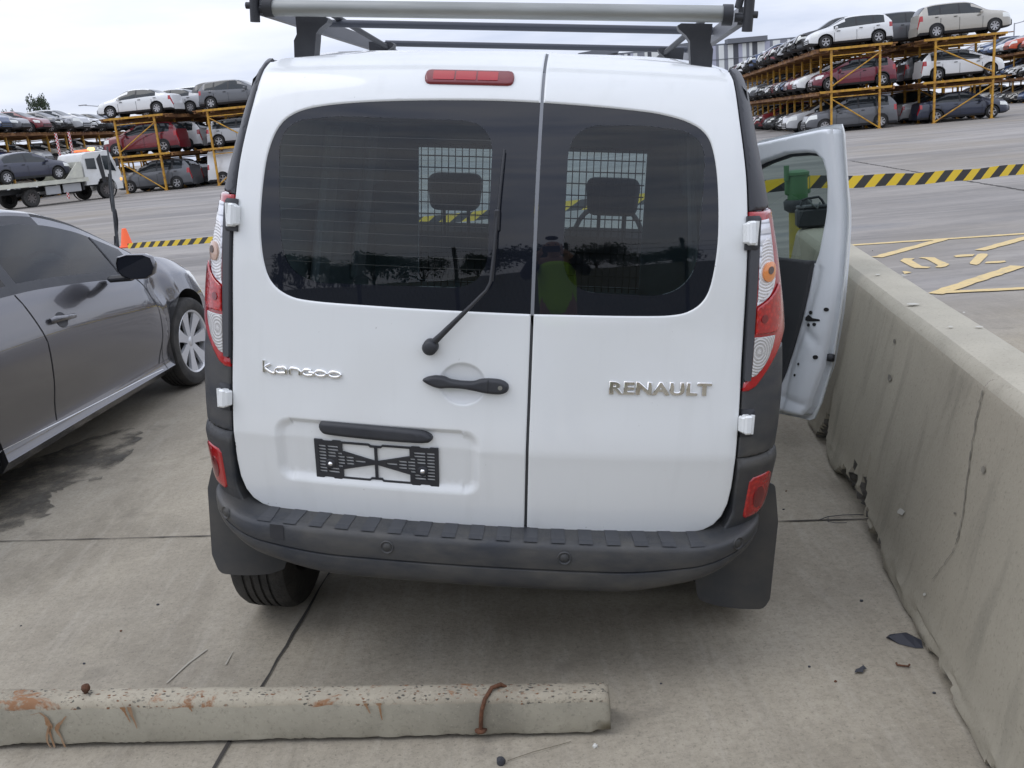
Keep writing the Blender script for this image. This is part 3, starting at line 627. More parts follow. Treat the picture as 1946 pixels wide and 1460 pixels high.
SEAM = .137
winL = [(-.10, 1.152), (-.30, 1.154), (-.46, 1.157), (-.53, 1.168), (-.578, 1.20), (-.601, 1.255), (-.610, 1.345), (-.606, 1.45), (-.595, 1.54), (-.572, 1.605), (-.535, 1.642), (-.47, 1.664), (-.35, 1.679), (-.186, 1.688), (.0, 1.692)]
winR = [(.20, 1.152), (.397, 1.154), (.50, 1.158), (.553, 1.172), (.588, 1.205), (.604, 1.26), (.611, 1.36), (.603, 1.49), (.588, 1.575), (.565, 1.622), (.52, 1.650), (.45, 1.668), (.37, 1.677), (.25, 1.685)]
def door_outline(side):
    e_ = SEAM-.0040 if side < 0 else SEAM+.0040
    win = winL if side < 0 else winR
    w = resample([(e_, 1.151)]+win+[(e_, 1.690)], .009, closed=False, smooth=True)
    edge = []
    top = [(e_, 1.828), (.21*side, 1.822), (.38*side, 1.812), (.52*side, 1.801), (.60*side, 1.793)]
    if side < 0: top = [(e_, 1.829), (-.0, 1.829), (-.21, 1.822), (-.38, 1.812), (-.52, 1.801), (-.60, 1.793)]
    top2 = resample(top, .010, closed=False)
    sidep = [(side*(v_door(1.785)-.004), 1.782)]+[(side*v_door(z), z) for z in np.arange(1.76, .70, -.03)]
    cor = [(side*q[0], q[1]) for q in ((.7005, .68), (.695, .63), (.682, .59), (.662, .562), (.635, .545), (.60, .536), (.56, .533), (.50, .532), (.35, .533), (.22, .535))]
    low = resample(sidep+cor+[(e_, .538)], .012, closed=False)
    lowup = resample([(e_, .538), (e_, 1.151)], .012, closed=False)
    up_ = resample([(e_, 1.692), (e_, 1.826)], .009, closed=False)
    P = list(w)+up_[1:-1]+top2[0:]+low+lowup[1:-1]
    out_ = [P[0]]
    for p in P[1:]:
        if (p-out_[-1]).length > .002: out_.append(p)
    return out_
def sstep(a, b, x): t = min(1, max(0, (x-a)/(b-a))); return t*t*(3-2*t)
def dispL(x, z):
    # number-plate recess and the dish behind the handle
    cx, cz, hx, hz, r = -.283, .733, .295, .100, .05
    qx, qz = max(abs(x-cx)-(hx-r), 0), max(abs(z-cz)-(hz-r), 0); d = r-math.hypot(qx, qz)
    wz = .018 if z > cz else .035
    o = -.014*sstep(0, wz if abs(x-cx) < hx-r else .03, d)
    rr = math.hypot((x+.043)/.066, (z-.957)/.060)
    if rr < 1: o -= .015*math.sqrt(1-rr*rr)*min(1, (1-rr)*6)
    return o
EXT = []
for rr in (1.04, 1.0, .96, .90, .82, .7, .5):
    EXT += [(-.043+.066*rr*math.cos(a), .957+.060*rr*math.sin(a)) for a in np.linspace(0, 6.283, 60)[:-1]]
for g_ in (-.006, 0, .006, .012, .018, .025, .032):
    EXT += [(p.x, p.y) for p in rpoly([(-.578+g_, .633+g_, .05-g_), (.012-g_, .633+g_, .05-g_), (.012-g_, .833-g_, .05-g_), (-.578+g_, .833-g_, .05-g_)], .008)]
rd = []
for side in (-1, 1):
    d_ = patch(door_outline(side), off=0, thick=.028, grid=.011 if side < 0 else .03, rnd=.0045, disp=dispL if side < 0 else None, extra=EXT if side < 0 else None).build('rear_door', white_paint, van)
    d_['label'] = 'wider left rear door with wiper, handle and number plate recess' if side < 0 else 'narrower right rear door'
    rd.append(d_)
dl, dr = rd
innL = rpoly([(-.545, 1.205, .13), (.015, 1.215, .10), (.015, 1.640, .09), (-.40, 1.643, .03), (-.568, 1.625, .10)], .02)
innR = rpoly([(.212, 1.215, .10), (.560, 1.205, .13), (.568, 1.625, .09), (.40, 1.640, .02), (.212, 1.636, .09)], .02)
for side, d_, win, inn in ((-1, dl, winL, innL), (1, dr, winR, innR)):
    e_ = SEAM-.0050 if side < 0 else SEAM+.0050
    w = resample([(e_, 1.1495)]+[(p[0]*1.003, p[1]) for p in win]+[(e_, 1.692)], .03, closed=False, smooth=True)
    w = w+resample([(e_, 1.692), (e_, 1.1495)], .03, closed=False)[1:-1]
    o = patch(w, off=-.005, thick=.004, grid=.02, holes=[inn]).build('window_border', glass_black, d_)
    q = patch(inn, off=-.005, thick=0, grid=.025).build('window_pane', rear_glass, d_)
mb = MB()
for k in range(13):
    z = 1.262+k*.0275; xa = -.555 if z > 1.28 else -.53
    vs = []
    for x in np.linspace(xa, .008, 16): vs += [vsurf(x, z-.0004, -.0062), vsurf(x, z+.0004, -.0062)]
    mb.add(vs, [(2*i, 2*i+1, 2*i+3, 2*i+2) for i in range(15)])
mb.build('heater_line', heater_line, dl)
# seam seal and the dark frame behind the doors
sp = [(SEAM-.0055, .545), (SEAM+.0055, .545)]+[(SEAM+.0055, z) for z in np.arange(.6, 1.82, .04)]+[(SEAM+.0055, 1.826), (SEAM-.0055, 1.826)]+[(SEAM-.0055, z) for z in np.arange(1.8, .58, -.04)]
panel('door_seal', [(SEAM-.0042, .545), (SEAM+.0042, .545)]+[(SEAM+.0042, z) for z in np.arange(.6, 1.14, .03)]+[(SEAM-.0042, z) for z in np.arange(1.14, .58, -.03)], mat('lower_seal', (.035, .037, .04), .6), van, off=-.005, thick=.01, grid=.05)
panel('door_seal', [(SEAM-.0045, z) for z in np.arange(1.774, 1.828, .006)]+[(SEAM+.0045, z) for z in np.arange(1.826, 1.770, -.006)], mat('upper_seal', (.16, .17, .185), .6), van, off=-.007, thick=.01, grid=.05)
panel('door_seal', [(SEAM-.0045, 1.148), (SEAM+.0045, 1.148)]+[(SEAM+.0045, z) for z in np.arange(1.16, 1.772, .01)]+[(SEAM-.0045, z) for z in np.arange(1.77, 1.155, -.01)], seal_grey, van, off=-.005, thick=.01, grid=.05)
fr = [(-.715, .53), (-.3, .52), (.3, .52), (.715, .53)]+[(v_door(z)+.013, z) for z in np.arange(.6, 1.8, .06)]+[(.60, 1.81), (.3, 1.835), (0, 1.845), (-.3, 1.835), (-.60, 1.81)]+[(-v_door(z)-.013, z) for z in np.arange(1.76, .56, -.06)]
wh = resample([(-.58, 1.17), (.58, 1.17), (.585, 1.65), (-.585, 1.65)], .08)
panel('rear_frame', resample(fr, .06), dark_gap, van, off=-.032, thick=.02, grid=.08, holes=[wh])

# --- rear corners: pillars, lamps, plastic cladding
def col(side, za, zb, xa, ext, step=.03):
    """strip from the inner edge to round the corner"""
    zz = np.linspace(za, zb, max(3, int(abs(zb-za)/step)+1)); P = []
    inner = [(side*(xa if not callable(xa) else xa(z)), z) for z in zz]
    outer = [(side*(v_door(z)-.012+(v_W(z)-v_door(z)+.012)*(ext(z) if callable(ext) else ext)), z) for z in zz]
    return resample([(a, b) for a, b in inner]+[(a, b) for a, b in outer[::-1]], .03)
for side in (-1, 1):
    dx = lambda z: v_door(z)+.007
    panel('pillar_trim', col(side, 1.432, 1.797, dx, lambda z: 2.4-.75*sstep(1.66, 1.79, z), .02), pillar_plastic, van, off=.0, thick=.02, grid=.02, rnd=.006)
    panel('corner_cladding', col(side, .772, .9525 if False else 1.06, dx, 2.6), bumper_plastic, van, off=-.001, thick=.02, grid=.02, rnd=.004)
    c2 = col(side, .475, .768, lambda z: v_door(z)+.007 if z > .6 else .66+.05*sstep(.47, .62, z), 2.6)
    def dcl(s, z): return .012*sstep(.775, .74, z)*1.0
    lo = panel('bumper_corner', c2, bumper_plastic, van, off=-.002, thick=.03, grid=.016, rnd=.006, disp=dcl)
    # tail lamp
    lamp = empty('tail_lamp'); lamp.parent = van
    Wx = lambda z: v_W(z)
    base = [(dx(1.43), 1.43)]
    zi = [1.40, 1.3, 1.2, 1.1, 1.0]
    O = [(v_door(1.428)+.005, 1.4285), (v_door(1.41)+.005, 1.41), (.7125, 1.405)]+[(.713, z) for z in zi[1:]]+[(.713, .985), (.7075, .98), (.7065, .957), (.722, .957), (.742, .968)]
    OS = [(s_of(x, z), z) for x, z in O]+[(s_of(.777, 1.015), 1.015), (s_of(.800, 1.05), 1.05), (s_of(.818, 1.09), 1.09)]
    OS += [(v_door(z)-.012+(v_W(z)-v_door(z)+.012)*e2, z) for z, e2 in ((1.13, 1.65), (1.18, 2.0), (1.25, 2.2), (1.33, 2.1), (1.4285, 1.9))]
    OS = [(side*s, z) for s, z in OS]
    patch(resample(OS, .012), off=.006, thick=.02, grid=.018, rnd=.008).build('red_lens', red_lens, lamp)
    def sh(pts, r=.006, smooth=False): return [(side*q[0], q[1]) for q in [(s_of(p[0], p[1]), p[1]) for p in (resample(pts, .008, smooth=smooth))]]
    # dark strip at the inner side
    panel('lamp_gasket', sh([(.6905, 1.404), (.7155, 1.404), (.7185, 1.30), (.7225, 1.10), (.7225, .986), (.7065, .986), (.7035, 1.10), (.6985, 1.25)]), MATS.get('lamp_seal') or mat('lamp_seal', (.06, .062, .07), .5), lamp, off=.0078, thick=.02, grid=.02)
    wl = [(.716, 1.405), (.742, 1.407), (.748, 1.38), (.758, 1.33), (.767, 1.28), (.772, 1.25), (.768, 1.228), (.757, 1.208), (.745, 1.198), (.7235, 1.186), (.7235, 1.23), (.7200, 1.30)]
    panel('clear_lens', sh(wl), white_ribs, lamp, off=.009, thick=.004, grid=.012, rnd=.002)
    cl = [(.7235, 1.102), (.7235, .996), (.735, 1.000), (.752, 1.018), (.766, 1.042), (.777, 1.073), (.782, 1.102)]
    wl2 = [(.7235, 1.345), (.738, 1.362), (.750, 1.345), (.761, 1.30), (.767, 1.262), (.763, 1.235), (.751, 1.213), (.7235, 1.195)]
    panel('indicator_reflector', sh(wl2), ring_lens('ringed_indicator_lens', (side*.748, .27, 1.275), (.84, .83, .83), (.62, .60, .60), 40), lamp, off=.0105, thick=.003, grid=.012, rnd=.002)
    rl = [(.7235, 1.196-.085), (.7235, 1.196-.09+.0), (.79, 1.107), (.797, 1.115), (.797, 1.19), (.790, 1.195), (.775, 1.168), (.750, 1.142), (.7235, 1.128)]
    rl = [(.7235, 1.105), (.79, 1.105), (.798, 1.118), (.797, 1.178), (.789, 1.182), (.775, 1.160), (.750, 1.135), (.7235, 1.117)]
    # shift the upper figure so that the red square spans z 1.105..1.19
    panel('stop_lens', sh([(.7235, 1.110), (.782, 1.110), (.791, 1.122), (.791, 1.226), (.785, 1.238), (.772, 1.218), (.752, 1.198), (.7235, 1.180)]), red_ribs, lamp, off=.0125, thick=.004, grid=.012, rnd=.003)
    panel('reversing_lens', sh(cl), ring_lens('ringed_reversing_lens', (side*.742, .27, 1.062), (.62, .61, .60), (.42, .41, .40), 44), lamp, off=.0105, thick=.004, grid=.012, rnd=.002)
    c = [(.746+.018*math.cos(a), 1.272+.026*math.sin(a)) for a in np.linspace(0, 6.283, 25)[:-1]]
    panel('indicator_bulb', [(side*s_of(x, z), z) for x, z in c], amber_lens if side > 0 else mat('pale_amber_lens', (.55, .38, .30), .15, coat=.8), lamp, off=.012, thick=.003, grid=.008, disp=lambda s, z: .008*max(0, 1-((abs(s)-.750)/.03)**2-((z-1.274)/.036)**2))
    c = [(.744+.0070*math.cos(a), 1.276+.010*math.sin(a)) for a in np.linspace(0, 6.283, 15)[:-1]]
    panel('bulb_cap', [(side*s_of(x, z), z) for x, z in c], mat('lamp_socket', (.12, .09, .08), .5), lamp, off=.021, thick=.003, grid=.01)
    c = [(.743+.009*math.cos(a), 1.150+.011*math.sin(a)) for a in np.linspace(0, 6.283, 15)[:-1]]
    panel('stop_bulb', [(side*s_of(x, z), z) for x, z in c], dark_red_lens, lamp, off=.0145, thick=.003, grid=.01)
    # reflector low in the bumper corner
    fo = [(.737, .708), (.746, .718), (.797, .722), (.806, .712), (.803, .64), (.795, .60), (.78, .59), (.741, .586), (.735, .594)]
    fo = [(.742, .700), (.752, .712), (.800, .716), (.810, .706), (.808, .635), (.797, .600), (.78, .588), (.743, .583), (.736, .592)]
    fo = [(side*s_of(x, z), z) for x, z in resample(fo, .01)]
    rf = panel('rear_reflector', fo, red_ribs if side > 0 else red_lens, van, off=.014, thick=.02, grid=.012, rnd=.006)
    c = [(.773+.016*math.cos(a), .645+.034*math.sin(a)) for a in np.linspace(0, 6.283, 19)[:-1]]
    panel('reflector_core', [(side*s_of(x, z), z) for x, z in c], dark_red_lens, rf, off=.0155, thick=.003, grid=.01)
    # hinges
    for (zc, xc, hx, hz) in ((1.374, .688 if side > 0 else .681, .0155, .031), (.870, .716, .0175, .026)):
        hg = MB(); P0 = vsurf(side*xc, zc, .012); n = (vsurf(side*xc, zc, .05)-vsurf(side*xc, zc, 0)).normalized(); yy = n; xx = Vector((0, 0, 1)).cross(yy).normalized(); zz_ = yy.cross(xx)
        rot = Matrix((xx, yy, zz_)).transposed()
        hg.box(P0, (hx*2, .028, hz*1.7), 0, rot, .004); hg.box(P0+n*.004+xx*(0), (hx*1.3, .03, hz*2), 0, rot, .005)
        hg.tube([P0+xx*hx*.95*(1 if side < 0 else 1)*(-side if False else 1)*0+xx*(hx*.8*(-1 if side > 0 else 1)*-1)+n*.008-Vector((0, 0, hz*1.0)), P0+xx*(hx*.8*(1 if side > 0 else -1))+n*.008+Vector((0, 0, hz*1.0))], .006, 10)
        h = hg.build('hinge', white_paint, van)
        rr = [(side*s_of(xc+side*0+dx_, zc+dz_), zc+dz_) for dx_, dz_ in ((-.008, -hz-.012), (hx+.006, -hz-.012), (hx+.012, -hz-.004), (hx+.012, hz+.004), (hx+.006, hz+.012), (-.008, hz+.012))]
        panel('hinge_recess', rr, black_plastic, van, off=.0125 if zc > 1 else .005, thick=.012, grid=.02, rnd=.003)

# --- bumper
def bump_path(s):
    a = abs(s); sg = 1 if s >= 0 else -1
    if a <= .58: return Vector((sg*a, -.002+.045*(a/.7)**2)), Vector((sg*.09*a/.49, -1)).normalized()
    t = (a-.58)/.32; th = t*math.pi/2
    y58 = -.002+.045*(.58/.7)**2
    x = .58+.222*math.sin(min(th, math.pi/2)); y = y58+.20*(1-math.cos(min(th, math.pi/2)))+.02*math.sin(min(th, math.pi/2))
    return Vector((sg*x, y)), Vector((sg*math.sin(th)*.2, -math.cos(th)*.222)).normalized()
bprof = [(-.17, .541), (-.030, .541), (-.012, .538), (-.004, .531), (0, .520), (.0, .478), (-.002, .463), (-.009, .459), (-.0015, .455), (-.001, .438), (-.004, .418), (-.012, .400), (-.03, .389), (-.07, .384), (-.14, .384)]
def bpt(s, o, z):
    p, n = bump_path(s); a = abs(s); k = 1-.62*sstep(.38, .88, a); zt = .541; z2 = zt-(zt-z)*k+ .0*a
    if a > .6: z2 += .03*sstep(.6, .88, a)
    q = p+n*(o if o > -.05 else max(o, -.17)); return Vector((q.x, q.y, z2))
mb = MB(); ss = np.linspace(-.90, .90, 121); n = len(bprof)
mb.add([bpt(s, o, z) for s in ss for o, z in bprof], [(i*n+k, i*n+k+1, (i+1)*n+k+1, (i+1)*n+k) for i in range(120) for k in range(n-1)], 0, True)
bum = auto_smooth(mb.build('bumper', bumper_plastic, van), 50)
mb = MB()
for k in range(17):
    x = -.60+k*.0755
    vs = []
    for dz in (.541, .5428):
        for (a, b) in ((-.019, -.112), (.019, -.112), (.021, -.030), (-.017, -.030)):
            p, nn = bump_path(x+a); q = p+nn*b; vs.append((q.x, max(q.y, -.06), dz))
    for (a, b) in ((-.017, -.008), (.021, -.008)):
        p, nn = bump_path(x+a); q = p+nn*b; vs.append((q.x, q.y, .5395))
    mb.add(vs, [(4, 5, 6, 7), (0, 1, 5, 4)[::-1], (1, 2, 6, 5)[::-1], (3, 0, 4, 7)[::-1], (7, 6, 9, 8)])
mb.build('step_tread', mat('worn_step_plastic', (.050, .053, .060), .4, vary=(.036, .038, .044), vscale=12), bum)
for s, z in ((-.725, .507), (-.238, .500), (.251, .500), (.725, .507)):
    p, nn = bump_path(s); c = bpt(s, 0, z); rot = Vector((nn.x, nn.y, 0)).to_track_quat('Y', 'Z').to_matrix()
    sm = MB().lathe([(0, .003), (.011, .003), (.0125, .0005), (.0150, .0005), (.0165, .004), (.0185, .004), (.0195, 0)], 24, 'y', c, 0, True, rot); sm.build('parking_sensor', bumper_plastic, bum)
vs = []
for a, z in ((-.575, .483), (-.535, .483), (-.535, .536), (-.575, .536)): vs.append(bpt(a, .0018, z))
MB().add(vs, [(0, 1, 2, 3)]).build('towing_eye_cover', black_plastic, bum)
# --- mud flaps
for side in (-1, 1):
    P = rpoly([(.60, .66, .01), (.655, .28, .02), (.66, .25, .02), (.668, .212, .02), (.70, .207, .02), (.868, .207, .03), (.884, .24, .02), (.882, .50, .05), (.860, .62, .02), (.70, .68, .01)], .03) if side > 0 else rpoly([(.60, .66, .01), (.62, .30, .02), (.655, .236, .02), (.656, .222, .015), (.70, .211, .01), (.862, .209, .03), (.886, .27, .02), (.884, .50, .05), (.860, .58, .02), (.70, .66, .01)], .03)
    def fs_(s, z, o=0, side=side): return Vector((side*abs(s), .335-o+.05*((abs(s)-.80)/.1)**2*(.4)-.02*(z-.17), z))
    panel('mud_flap', [(p.x, p.y) for p in P], mat('mud_flap_rubber', (.045, .048, .052), .6, vary=(.08, .075, .068), vscale=6), van, surf=fs_, off=0, thick=.006, grid=.03)

# --- body shell
zr = tab([(.36, 1.79), (.45, 1.815), (.6, 1.835), (1.3, 1.85), (2.2, 1.835), (2.55, 1.80), (2.75, 1.70), (3.50, 1.02), (3.6, .99), (3.95, .90), (4.12, .78), (4.2, .55)])
wf = tab([(.3, .965), (.55, .99), (1.0, 1.012), (2.8, 1.012), (3.4, .985), (3.9, .93), (4.12, .82), (4.2, .74)])
ysb = [.33, .45, .6, .68, .76, .9, 1.1, 1.2, 1.4, 1.7, 1.92, 2.1, 2.35, 2.6, 2.68, 2.75, 2.85, 2.98, 3.1, 3.25, 3.4, 3.5, 3.6, 3.7, 3.8, 3.9, 4.0, 4.08, 4.14, 4.2]
ts = [0, .06, .15, .28, .42, .52, .58, .64, .70, .78, .86, .93, 1.0]
NR = 9
def vsec(y):
    zb = .27; zt = zr(y)-.075 if y < 3.55 else zr(y)-.05; P = []
    arch = 0
    for yc in (.72, 3.42):
        d = abs(y-yc)
        if d < .40: arch = max(arch, .30+math.sqrt(.40**2-d*d))
    b = max(zb, arch)
    for t in ts:
        z = b+(zt-b)*t; P.append(Vector(((v_W(max(z, .60))+.004)*wf(y), y, z)))
    xe = P[-1].x
    for k in range(1, NR+1):
        a = k/NR*math.pi/2; P.append(Vector((xe*math.cos(a)**.45 if k < NR else 0, y, zt+(zr(y)-zt)*math.sin(a)**.8)))
    return P
secs = [vsec(y) for y in ysb]; nk = len(secs[0]); body = MB(); ws = MB(); sg_ = MB(); under = MB()
for side in (-1, 1):
    for i in range(len(ysb)-1):
        ym = (ysb[i]+ysb[i+1])/2
        for k in range(nk-1):
            q = [secs[i][k], secs[i][k+1], secs[i+1][k+1], secs[i+1][k]]
            q = [Vector((p.x*side, p.y, p.z)) for p in q]
            if side > 0: q = q[::-1]
            tm = (ts[k]+ts[k+1])/2 if k < len(ts)-1 else 2
            tgt = body
            if 2.75 <= ym <= 3.5 and k >= len(ts)+1: tgt = ws
            elif side < 0 and 1.92 < ym < 2.98 and .58 < tm < .97: tgt = sg_
            elif side > 0 and 1.92 < ym < 2.98 and .06 < tm < .99: continue
            tgt.add(q, [(0, 1, 2, 3)], 0, True)
q = [Vector((p.x*s, p.y, p.z)) for s in (1,) for p in secs[-1]]+[Vector((-p.x, p.y, p.z)) for p in secs[-1][::-1]]
body.add(q, [list(range(len(q)))])
bo = auto_smooth(body.build('body', white_paint, van), 45)
auto_smooth(ws.build('windscreen', clear_glass, van)); auto_smooth(sg_.build('side_window', side_glass, van))
# floor, lining, bulkhead, seats
lin = MB(); lin.box((0, 2.3, .44), (1.40, 3.6, .04)); lin.box((0, 1.2, .56), (1.50, 1.5, .04))
for s in (-1, 1): lin.box((s*.72, 1.17, .98), (.03, 1.55, .80)); lin.box((s*.65, 1.17, 1.53), (.03, 1.5, .34), 0, Matrix.Rotation(-s*.12, 3, 'Y'))
lin.box((0, 1.15, 1.735), (1.30, 1.6, .03)); lin.box((0, 2.4, 1.72), (1.2, .6, .03)); lin.box((0, 3.30, .76), (1.4, .45, .32), 0, None, .08)
lin.box((0, 3.75, .65), (1.3, .5, .5))
for s in (-1, 1): lin.box((s*.64, 1.945, 1.1), (.27, .02, 1.15))
lin.box((0, 1.945, 1.60), (1.1, .02, .17)); lin.box((0, 1.945, .72), (1.1, .02, .40))
lin.build('interior_lining', lining_grey, van)
und = MB(); und.box((0, 2.3, .40), (1.40, 3.6, .03)); und.box((0, .36, .47), (1.2, .10, .14))
for yy in (.72, 3.42):
    for s in (-1, 1): und.box((s*.60, yy, .56), (.02, .84, .34))
und.build('underbody', dark_gap, van)
rib = MB()
for (x, y) in ((-.655, .95), (-.66, 1.55), (.66, 1.3)):
    rib.box((x, y, 1.30), (.03, .16, .62), 0, Matrix.Rotation((-.09 if x > 0 else .12), 3, 'Y'), .01)
rib.build('body_rib', interior_grey, van)
ml = MB()
for k in range(33): x = -.49+k*.0306; ml.tube([(x, 1.93, .90), (x, 1.93, 1.53)], .0022, 4, cap=False)
for k in range(13): z = .92+k*.051; ml.tube([(-.50, 1.933, z), (.50, 1.933, z)], .0026, 4, cap=False)
ml.build('mesh_bulkhead', mat('mesh_wire', (.015, .016, .016), .8), van)
for sxx in (-.385, .37):
    st = MB(); st.box((sxx, 2.38, .84), (.50, .14, .60), 0, Matrix.Rotation(-.2, 3, 'X'), .05); st.box((sxx, 2.62, .62), (.50, .5, .16), 0, None, .05)
    for d in (-.06, .06): st.tube([(sxx+d, 2.32, 1.08), (sxx+d, 2.29, 1.30)], .009, 6)
    seat = st.build('seat', seat_cloth, van)
    hs = MB(); hp = rpoly([(sxx-.115, 1.215, .045), (sxx+.115, 1.215, .045), (sxx+.132, 1.39, .05), (sxx-.132, 1.39, .05)], .02)
    patch(hp, surf=lambda s, z, o=0: Vector((s, 2.25-o, z)), off=.05, thick=.10, grid=.03, rnd=.03, mb=hs); hs.build('headrest', seat_cloth, seat)
sw = MB(); sw.tube([(.37+.19*math.cos(a), 3.02+.06*math.sin(a), 1.02+.18*math.sin(a)) for a in np.linspace(0, 6.283, 25)], .014, 6); sw.build('steering_wheel', seat_cloth, van)

# --- lamps and fittings on the left rear door
bl = [( -.174, 1.7455), ]
P = rpoly([(-.178, 1.728, .016), (.060, 1.728, .016), (.060, 1.7645, .016), (-.178, 1.7645, .016)], .012)
b_ = panel('brake_light', P, dark_red_lens, dl, off=.008, thick=.02, grid=.02, rnd=.006)
for a, b in ((-.155, -.098), (-.094, -.040), (-.036, .018)):
    panel('light_segment', rpoly([(a, 1.736, .003), (b, 1.736, .003), (b, 1.757, .003), (a, 1.757, .003)], .012), red_lens, b_, off=.0095, thick=.002, grid=.02)
# handle
hp = [(-.150, .963), (-.140, .972), (-.115, .978), (-.09, .976), (-.075, .970), (-.043, .967), (-.012, .968), (.002, .973), (.025, .977), (.06, .975), (.078, .966), (.082, .955), (.078, .944), (.06, .936), (.02, .937), (-.01, .942), (-.043, .946), (-.08, .946), (-.105, .944), (-.13, .951)]
h = panel('door_handle', resample(hp, .008, smooth=True), black_plastic, dl, off=.020, thick=.022, grid=.012, rnd=.010)
c = [(.060+.006*math.cos(a), .955+.006*math.sin(a)) for a in np.linspace(0, 6.283, 13)[:-1]]
panel('key_lock', c, steel, h, off=.0212, thick=.003, grid=.01)
panel('handle_split', [(.027, .9385), (.0285, .9385), (.0285, .9755), (.027, .9755)], dark_gap, h, off=.0206, thick=.002, grid=.02)
# plate lamp housing
P = [(-.442, .812), (-.438, .826), (-.42, .829), (-.30, .828), (-.17, .824), (-.135, .817), (-.122, .805), (-.128, .794), (-.15, .788), (-.25, .787), (-.40, .791), (-.432, .796)]
panel('plate_lamp_housing', resample(P, .012, smooth=True), black_plastic, dl, off=.012, thick=.03, grid=.012, rnd=.012)
# number plate holder (empty)
PU, PV = -.462, .652
def pq(u, v): return (PU+u, PV+v)
O = [(0, 0), (.022, 0), (.026, .004), (.05, .004), (.054, 0), (.075, 0), (.078, .003), (.158, .003), (.163, .008), (.192, .008), (.197, .003), (.277, .003), (.28, 0), (.301, 0), (.305, .004), (.329, .004), (.333, 0), (.355, 0), (.355, .12), (.333, .12), (.329, .116), (.305, .116), (.301, .12), (.28, .12), (.277, .117), (.197, .117), (.192, .112), (.163, .112), (.158, .117), (.078, .117), (.075, .12), (.054, .12), (.05, .116), (.026, .116), (.022, .12), (0, .12)]
holes = []
def slot(u0, u1, v): h_ = .0034; holes.append([(u0, v-h_), (u1, v-h_), (u1+.0015, v), (u1, v+h_), (u0, v+h_), (u0-.0015, v)])
big = [[(.081, .112), (.157, .112), (.162, .107), (.1735, .107), (.1735, .0655), (.081, .088)], [(.081, .008), (.157, .008), (.162, .013), (.1735, .013), (.1735, .0545), (.081, .032)]]
for b in big: holes.append(b); holes.append([(.355-u, v) for u, v in b])
for k in range(-4, 6):
    v = .060+k*.0098
    for m_ in (0, 1):
        def sl(a, b, v=v, m_=m_): slot(*( (a, b) if not m_ else (.355-b, .355-a)), v)
        if -4 <= k <= 4: sl(.012, .032)
        if k in (3, 4, -3, -4): sl(.038, .068)
        elif k in (2, 1): sl(.038, .060)
        if k in (-1, 0, 1): sl(.067, .086); sl(.091, .112)
        if k in (2, -2): sl(.067, .079)
        if k == 0: sl(.118, .146)
ph = patch([pq(*p) for p in O], off=-.008, thick=.005, grid=.05, holes=[[pq(*p) for p in h_] for h_ in holes], hole_round=False).build('plate_holder', black_plastic, dl)
for u, v in ((.045, .047), (.31, .047)):
    c0 = vsurf(PU+u, PV+v, -.006); q = MB().lathe([(0, .006), (.006, .005), (.0075, 0)], 12, 'y', c0, 0, True, Matrix.Rotation(math.pi, 3, 'X')); q.build('plate_screw', chrome, ph)
    q = MB().lathe([(.0075, .001), (.014, .002), (.0155, -.003)], 16, 'y', c0, 0, True, Matrix.Rotation(math.pi, 3, 'X')); q.build('plate_washer', black_plastic, ph)
# wiper
wp = empty('wiper'); wp.parent = dl
q = MB(); q.tube([vsurf(-.130, 1.058, .012), vsurf(-.10, 1.088, .030), vsurf(-.02, 1.172, .034), vsurf(.018, 1.213, .034)], [.011, .0085, .0055, .0045], 8)
q.tube([vsurf(.018, 1.213, .034), vsurf(.028, 1.235, .034), vsurf(.034, 1.31, .030), vsurf(.038, 1.40, .026)], [.0045, .0042, .004, .004], 8); q.build('wiper_arm', black_plastic, wp)
MB().lathe([(0, .034), (.012, .034), (.020, .028), (.021, .0)], 20, 'y', vsurf(-.130, 1.056, 0), 0, True, Matrix.Rotation(math.pi, 3, 'X')).build('wiper_pivot', black_plastic, wp)
q = MB(); 
q.tube([vsurf(.030, 1.235, .012), vsurf(.036, 1.35, .014), vsurf(.040, 1.42, .015), vsurf(.044, 1.50, .012), vsurf(.047, 1.565, .008)], .0042, 6); q.box(vsurf(.0375, 1.39, .018), (.014, .02, .055), 0, None, .003); q.box(vsurf(.034, 1.33, .016), (.012, .016, .03), 0, None, .003); q.build('wiper_blade', black_plastic, wp)
# badges
def badge_tubes(strokes, x0, z0, sx_, sz_, r, d_, name):
    q = MB()
    for st_ in strokes: q.tube([vsurf(x0+p[0]*sx_, z0+p[1]*sz_, .003) for p in resample(st_, .12, closed=False, smooth=True)], r, 8)
    return q.build(name, chrome, d_)
arc = lambda cx, cy, rx, ry, a0, a1, n=14: [(cx+rx*math.cos(R_(a0+(a1-a0)*i/(n-1))), cy+ry*math.sin(R_(a0+(a1-a0)*i/(n-1)))) for i in range(n)]
badge_tubes([[(.05, 0), (.03, 1.25)], [(.55, .95), (.12, .50), (.62, 0), (.85, 0)], 
             arc(1.25, .33, .36, .30, 60, 300)+[(1.62, .07)], [(1.35, .65), (1.62, .62), (1.64, .0)],
             [(1.95, .0), (1.97, .60), (2.35, .64), (2.62, .52), (2.65, .0)],
             arc(3.22, .33, .36, .30, 45, 300), [(3.40, .06), (3.60, .10), (3.60, .34), (3.34, .34)],
             arc(4.15, .33, .40, .27, 0, 360, 20), arc(5.15, .33, .42, .27, 0, 360, 20)], -.603, .953,   .0402, .0262, .0047, dl, 'model_badge')
cu = bpy.data.curves.new('t', 'FONT'); cu.body = 'RENAULT'; cu.size = 1; cu.extrude = .02; cu.offset = .012; cu.bevel_depth = .045; cu.bevel_resolution = 3; cu.space_character = 1.12
to = bpy.data.objects.new('t', cu); COL.objects.link(to); bpy.context.view_layer.update()
